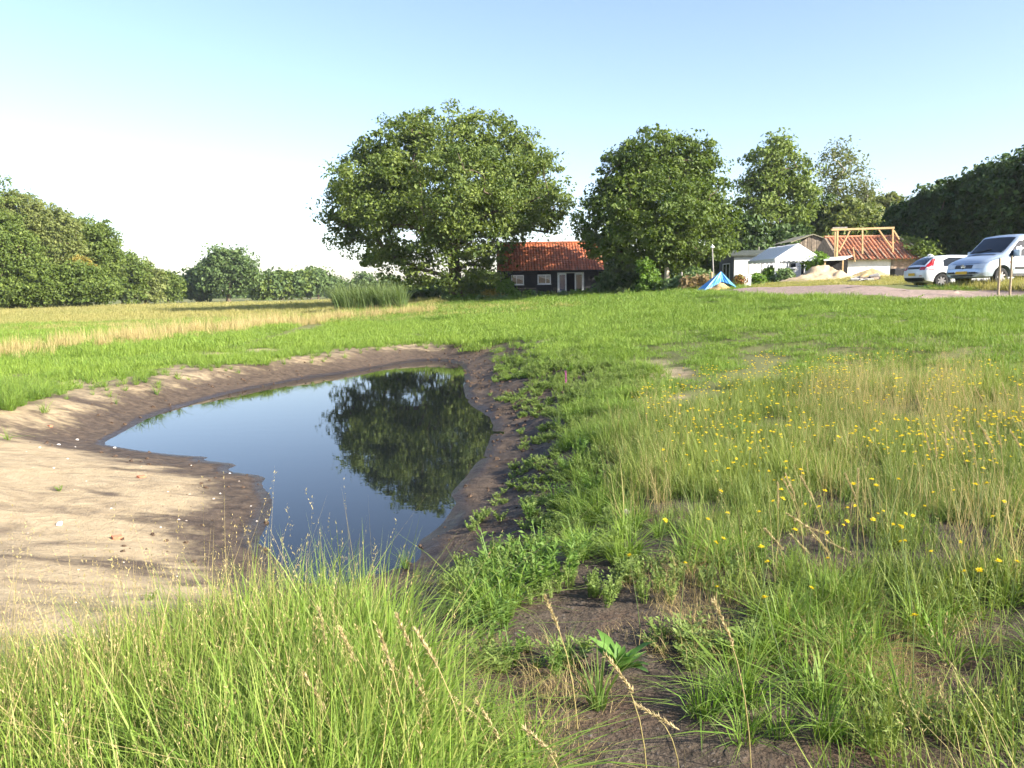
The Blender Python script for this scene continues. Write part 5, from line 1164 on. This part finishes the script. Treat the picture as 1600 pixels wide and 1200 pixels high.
# foreground long grass
P, px, py, sd, g = cand(-5.5, 1.5, 1.0, 5.5, 150, 300)
lowz = P.copy(); infz = soft(px, py, FRONT_Z, 60, P, .5); dens = fbm(P[:,0], P[:,1], .5)
k = infz & (dens > .26) & (sd > .35); P_ = P[k]; patch = fbm(P_[:,0]+4, P_[:,1], 1.1)
leftd = np.clip((-1.0-P_[:,0])/1.3, 0, 1)
scatter('foreground_grass', 'long', P_, (.62+.42*patch)*(1-.25*leftd)*np.clip(1.15-.06*(P_[:,1]-2), .8, 1.1), -.1+.7*(patch-.4)+.8*leftd+.2*g.normal(0,1,len(P_)), 'lush long green grass at the near edge of the pond', 'grass', 301)
k = infz & (sd > .35) & (g.random(len(P)) < np.where(P[:,0] < -.9, .34, .11)); P_ = P[k]
scatter('foreground_dry_stalks', 'dry', P_, g.uniform(.75, 1.15, len(P_)), g.random(len(P_)), 'thin straw coloured stalks standing in the foreground grass', 'grass', 302, tilt=.2)
proto_set('thatch', DRY_M, [blades(gg(150+i), 18, .16, .42, .3, .0028, 1.3, 4, .35, .3, .2, spread=.1) for i in range(4)])
k = infz & (sd > .35) & (P[:,1] < 3.2) & (g.random(len(P)) < .14); P_ = P[k]
scatter('straw_thatch', 'thatch', P_, g.uniform(.5, 1.0, len(P_)), g.random(len(P_)), 'bent dead straw matted in the foreground grass', 'grass', 303, tilt=.35)
# ------------------------------------------------------------------ single plants
STEM_M = leaf_mat('flower_stem', (.10,.17,.05), (.22,.24,.09), transl=.3); PETAL = leaf_mat('yellow_petal', (.82,.62,.02), (.88,.72,.05), transl=.35, transc=(1,.95,.5))
SEED_M = leaf_mat('seed_head', (.44,.35,.17), (.56,.46,.25), transl=.3, transc=(1,1,.9))
def stem_mesh(pts, r0, r1, name='stem'):
    n = len(pts); mb = MB(); mb.tube(pts, list(np.linspace(r0, r1, n)), 5, cap=False); me = bpy.data.meshes.new(name); me.from_pydata(mb.v, [], mb.f); me.attributes.new('tint','FLOAT','POINT').data.foreach_set('value', np.linspace(.1,.7,len(mb.v)).astype(np.float32)); me.polygons.foreach_set('use_smooth',[True]*len(me.polygons)); me.update(); return me
def flower_head_mesh(g):
    V = []; Q = []; T = []; c = 0; parts = []
    for ring, (nn, L, el) in enumerate([(16,.016,.15),(12,.012,.5),(8,.007,1.1)]):
        a = np.arange(nn)/nn*6.28+g.uniform(0,.4); d = np.stack([np.cos(a), np.sin(a), np.full(nn, el)], -1); parts.append(leaflets(np.zeros((nn,3))+np.array([0,0,.002*ring]), d, L, .0052, g, .3+.3*ring))
    return join(parts)
FL = []
for i in range(5):
    g = gg(400+i); lean = g.normal(0,.07,2); pts = [(0,0,-.02),(lean[0]*.3,lean[1]*.3,.17),(lean[0]*.8,lean[1]*.8,.34),(lean[0],lean[1],.44)]
    sm = stem_mesh(pts, .0021, .0015); sm.materials.append(STEM_M); v, q, t = flower_head_mesh(g); hm = mesh_np('flower_head', v, q, dict(tint=t)); hm.materials.append(PETAL); FL.append((sm, hm, pts[-1]))
cal_v = []
P, px, py, sd, g = cand(.6, 9, 2.6, 15, 60, 410)
inm = soft(px, py, MEAD_Z, 60, P); inb = (px > 1000) & (px < 1640) & (py > 860) & (py < 1195)
clus = fbm(P[:,0], P[:,1], .9); k = (inm & (clus > .40) & (g.random(len(P)) < .16+.25*(clus > .55))) | (inb & (g.random(len(P)) < .17))
P_ = P[k]; order = np.argsort(P_[:,1])[:300]; rest = P_[np.argsort(P_[:,1])[300:]]
FLAB = 'small yellow hawkbit flower on a thin leafless stem in the meadow'
for i in order:
    sm, hm, tip = FL[g.integers(0, 5)]; s = g.uniform(.75, 1.15); p = P_[i]
    o = bpy.data.objects.new('yellow_flower', sm); COL.objects.link(o); o.location = p; o.rotation_euler = (g.normal(0,.10), g.normal(0,.10), g.uniform(0,6.28)); o.scale = (s*1.05, s*1.05, s); tag(o, FLAB, 'flower', 'yellow flowers in the meadow')
    h = bpy.data.objects.new('flower_head', hm); COL.objects.link(h); h.parent = o; h.location = tip; h.rotation_euler = (g.normal(0,.3), g.normal(0,.3), 0)
cf = bpy.data.collections.new('kit_flower')
def flower_full(i):
    sm, hm, tip = FL[i]; g_ = gg(400+i+50); v, q, t = flower_head_mesh(g_); 
    return v*1.3+np.array(tip), q, t
proto_set('flower_far', PETAL, [flower_full(i) for i in range(5)])
P, px, py, sd, g = cand(1.6, 13, 5.5, 20, 44, 420); k = soft(px, py, MEAD_Z, 60, P) & (fbm(P[:,0], P[:,1], .9) > .43) & (P[:,1] > 5.5); P_ = P[k]
if len(P_): scatter('meadow_flowers', 'flower_far', P_, g.uniform(.65, 1.0, len(P_)), g.random(len(P_)), 'mass of yellow flowers further up the meadow', 'flowers', 421)
# tall seed headed grass stalks, one by one
def stalk(top, D, label, group, seed, hl=.11, bend=.12):
    g = gg(seed); t = at(top[0], top[1], D); bx = t[0]+g.normal(.10, .05); by = t[1]+g.normal(-.05, .05); z = gz(bx, by); b = np.array([bx, by, z]); d = t-b
    if d[2] < .2: d[2] = .55
    pts = [d*s+np.array([d[0]*(s*s-s)*.9, 0, .04*math.sin(s*3.14)]) for s in np.linspace(0, 1, 6)]
    o = link('grass_stalk', stem_mesh(pts, .0026, .0014), DRY_M, None, b); tag(o, label, 'grass stalk', group)
    ax = (pts[-1]-pts[-2]); ax /= np.linalg.norm(ax); p1 = pts[-1]+ax*.02; p0 = pts[-1]-ax*hl
    tt = g.random(230); C = p0+(p1-p0)*tt[:,None]; wv = .35*np.sin(np.clip(tt, .05, 1)*2.9); dd = ax+g.normal(0,.32,(230,3)); v, q, ti_ = leaflets(C, dd, .018, .0042, g, .5)
    link('seed_head', mesh_np('seed_head', v, q, dict(tint=ti_)), SEED_M, o)
A = [(480,1062),(535,992),(556,1122),(596,997),(614,1042),(643,1055),(656,995),(684,1096),(713,1095),(752,1108),(828,1146),(858,1156),(508,1130),(630,1150)]
A.sort()
for i, p in enumerate(A): stalk(p, 2.35+.12*(i*3 % 4), 'tan seed stalk in the near long grass, %s' % nth(i), 'seed stalks in the near grass', 500+i)
Bq = [(1003,1106),(952,1030),(1117,1150)]
for i, p in enumerate(Bq): stalk(p, 2.55, ['tan seed stalk over bare soil beside the broad leaved dock', 'tan seed stalk just left of the dock plant', 'tan seed stalk at the bottom middle of the view'][i], None, 520+i, hl=.14)
Cq = [(1235,806),(1200,832),(1213,862),(1275,842),(1297,848),(1226,872),(1250,902),(1315,968),(1330,1040),(1240,840),(1262,825),(1222,895)]
Cq.sort()
for i, p in enumerate(Cq): stalk(p, 4.3+.12*(i % 4), 'tall tan seed stalk of the leaning clump right of centre, %s' % nth(i), 'leaning seed stalks right of centre', 530+i, hl=.13)
Dq = [(1455,802),(1475,790),(1496,776),(1511,792),(1536,762),(1551,806),(1590,800),(1470,818),(1440,822),(1430,690),(1448,672),(1478,668),(1500,684),(1520,700),(1585,690),(1560,720),(1575,770),(1525,815)]
Dq.sort()
for i, p in enumerate(Dq): stalk(p, (5.6 if p[1] > 745 else 8.0)+.15*(i % 3), 'upright tan seed stalk at the right side of the meadow, %s' % nth(i), 'seed stalks at the right edge', 550+i, hl=.14)
# dock plant
p = ghit(970, 1055); dk = empty('dock_plant', p); tag(dk, 'broad leaved dock plant on the bare soil in the foreground', 'plant')
DOCK_M = leaf_mat('dock_leaf', (.10,.21,.035), (.15,.27,.06), transl=.35); g = gg(600)
for i in range(15):
    a = i*2.4+g.normal(0,.2); L = g.uniform(.15, .27); el = g.uniform(.7, 1.5); V = []; n_ = 8
    for s in range(n_+1):
        t = s/n_; r_ = L*(t*math.cos(el)+.15*t*t); zz = L*(t*math.sin(el)-.35*t*t)+.01; wv = (.024+.004*math.sin(t*19+i))*math.sin(math.pi*min(1, t**.7*.96+.02))*(L/.2)
        ca_, sa_ = math.cos(a), math.sin(a); V += [(r_*ca_-wv*sa_, r_*sa_+wv*ca_, zz+.25*wv), (r_*ca_, r_*sa_, zz-.1*wv), (r_*ca_+wv*sa_, r_*sa_-wv*ca_, zz+.25*wv)]
    Q = [(3*s+k_, 3*s+k_+1, 3*s+k_+4, 3*s+k_+3) for s in range(n_) for k_ in (0,1)]
    link('leaf', mesh_np('leaf', V, np.array(Q), dict(tint=np.full(len(V), g.random())), smooth=True), DOCK_M, dk)
# dandelion clock, loosestrife, single weeds, pebbles
p = at(979, 801, 6.2); z = gz(p[0], p[1]); o = link('seed_clock', stem_mesh([(0,0,-.02),(.02,0,(p[2]-z)*.5),(0,0,p[2]-z)], .0025, .002), STEM_M, None, (p[0],p[1],z)); tag(o, 'round pale seed clock above the meadow edge', 'seed head')
g = gg(610); d = g.normal(0,1,(170,3)); d /= np.linalg.norm(d, axis=1, keepdims=True); v, q, t = leaflets(np.zeros((170,3))+d*.004, d, .028, .006, g, .6)
link('seed_ball', mesh_np('seed_ball', v+np.array([0,0,p[2]-z]), q, dict(tint=t)), leaf_mat('seed_fluff', (.62,.55,.45), (.74,.68,.58), transl=.4, transc=(1,1,1)), o)
PINK = leaf_mat('pink_petal', (.42,.10,.24), (.55,.20,.38), transl=.3, transc=(1,.8,1))
for i, (a, b, D, lab) in enumerate([(884,582,15.5,'pink flower spike above the weeds on the right bank')]):
    p = at(a, b, D); z = gz(p[0], p[1]); hh = max(.5, p[2]-z)
    o = link('pink_flower', stem_mesh([(0,0,-.02),(0,0,hh*.5),(0,0,hh)], .005, .003), STEM_M, None, (p[0],p[1],z)); tag(o, lab, 'flower')
    g = gg(620+i); v, q, t = spike(g, np.array([0,0,hh*.55]), np.array([0,0,hh]), 160, .035, .02, .5); link('flower_spike', mesh_np('flower_spike', v, q, dict(tint=t)), PINK, o)
WM = []
for i in range(4):
    v, q, t = weed(gg(640+i), 11, .26, 14, .045, .017, .45, .45); me = mesh_np('bank_weed', v, q, dict(tint=t)); me.materials.append(leaf_mat('weed_leaf_single', (.085,.17,.030), (.18,.27,.055), transl=.4)); WM.append(me)
for i, (a, b, s) in enumerate(sorted([(868,790,1.0),(828,815,.8),(768,880,1.0),(772,915,1.1),(752,950,.9),(800,945,1.2),(840,930,1.25),(880,915,1.1),(905,880,1.0),(760,1010,.8),(800,1040,.7),(870,1060,.6),(735,985,.7),(845,890,1.1),(1150,690,1.0),(905,720,1.1),(885,745,.9),(925,780,1.2),(790,985,.9)])):
    p = ghit(a, b); o = bpy.data.objects.new('bank_weed', WM[i % 4]); COL.objects.link(o); o.location = p; o.scale = (s,)*3; o.rotation_euler = (0,0,i*1.7); tag(o, 'bushy bright weed on the bare right bank, %s' % nth(i), 'weed', 'single weeds on the right bank')
TM = []
for i in range(3):
    v, q, t = blades(gg(660+i), 40, .03, .30, .3, .0035, .5, 4, .08, .1, .3, spread=1); me = mesh_np('grass_tuft', v, q, dict(tint=t)); me.materials.append(leaf_mat('tuft_blade', (.11,.20,.04), (.36,.33,.13), transl=.4)); TM.append(me)
for i, (a, b, s, lab) in enumerate([(872,668,1.1,'spiky grass tuft on the dark right bank'),(634,890,.7,'tiny grass tuft at the water edge near the pond tip'),(245,618,1.2,'pale grass tuft on the mud at the far left bank'),(182,632,.6,'small pale tuft on the far left mud'),(935,1110,.9,'spreading grass tuft below the dock plant'),(880,1045,.8,'upright grass tuft left of the dock plant'),(685,545,1.2,'green tuft at the far end of the pond'),(385,560,1.3,'green tuft on the far bank left of the reflection')]):
    p = ghit(a, b); o = bpy.data.objects.new('grass_tuft', TM[i % 3]); COL.objects.link(o); o.location = p; o.scale = (s,)*3; tag(o, lab, 'grass tuft')
g = gg(680); PM = []
for i in range(4):
    bm = bmesh.new(); bmesh.ops.create_icosphere(bm, subdivisions=2, radius=.02)
    for v in bm.verts: v.co *= 1+g.normal(0,.12); v.co.z *= .6
    me = bpy.data.meshes.new('pebble'); bm.to_mesh(me); bm.free(); me.polygons.foreach_set('use_smooth',[True]*len(me.polygons)); me.materials.append(simple('pebble_stone_%d' % i, [(.60,.55,.48),(.45,.36,.28),(.66,.62,.56),(.30,.25,.20)][i], .8, var=.2, scale=30)); PM.append(me)
cnt = 0
for i in range(200):
    a, b = g.uniform(10, 420), g.uniform(665, 950); p = ghit(a, b)
    if pond_sd(p[0], p[1]) < .08 or cnt >= 46: continue
    o = bpy.data.objects.new('pebble', PM[i % 4]); COL.objects.link(o); o.location = p+np.array([0,0,.004]); s = g.uniform(.4, 1.15)*p[1]/9; o.scale = (s, s*.8, s); o.rotation_euler = (0,0,g.uniform(0,6)); tag(o, 'small pale pebble lying on the sand flat', 'pebble', 'pebbles on the sand flat'); cnt += 1
BRK = simple('brick_red', (.40,.15,.08), .9, var=.3, scale=20, bmp=.4)
for a, b, s, lab in [(221,747,1.0,'reddish brick fragment on the wet sand near the water'), (183,842,.9,'broken brick piece on the middle of the sand flat'), (78,667,.9,'red brick fragment on the far left mud'), (93,820,.7,'pale stone shard at the left of the sand flat')]:
    p = ghit(a, b); o = MB().box(-.055,.05,-.03,.035,-.01,.035).build('brick_fragment', BRK if 'brick' in lab else PM[2].materials[0], None, loc=p, bevel=.008); o.scale = (s,)*3; o.rotation_euler = (.2,.1,a); tag(o, lab, 'stone')

# ------------------------------------------------------------------ summer haze
hm_, hn_, hb_, ho_ = new_mat('haze'); hn_.nodes.remove(hb_)
pv = nd(hn_, 'ShaderNodeVolumePrincipled'); pv.inputs['Color'].default_value = (.86,.92,1.0,1); pv.inputs['Density'].default_value = .00016; pv.inputs['Anisotropy'].default_value = .2
hn_.links.new(pv.outputs[0], ho_.inputs['Volume'])
hz_ = MB().box(-420, 420, -60, 520, -2.6, 32).build('haze', hm_); tag(hz_, 'thin pale summer haze over the fields', kind='stuff')
SC.cycles.volume_bounces = 0
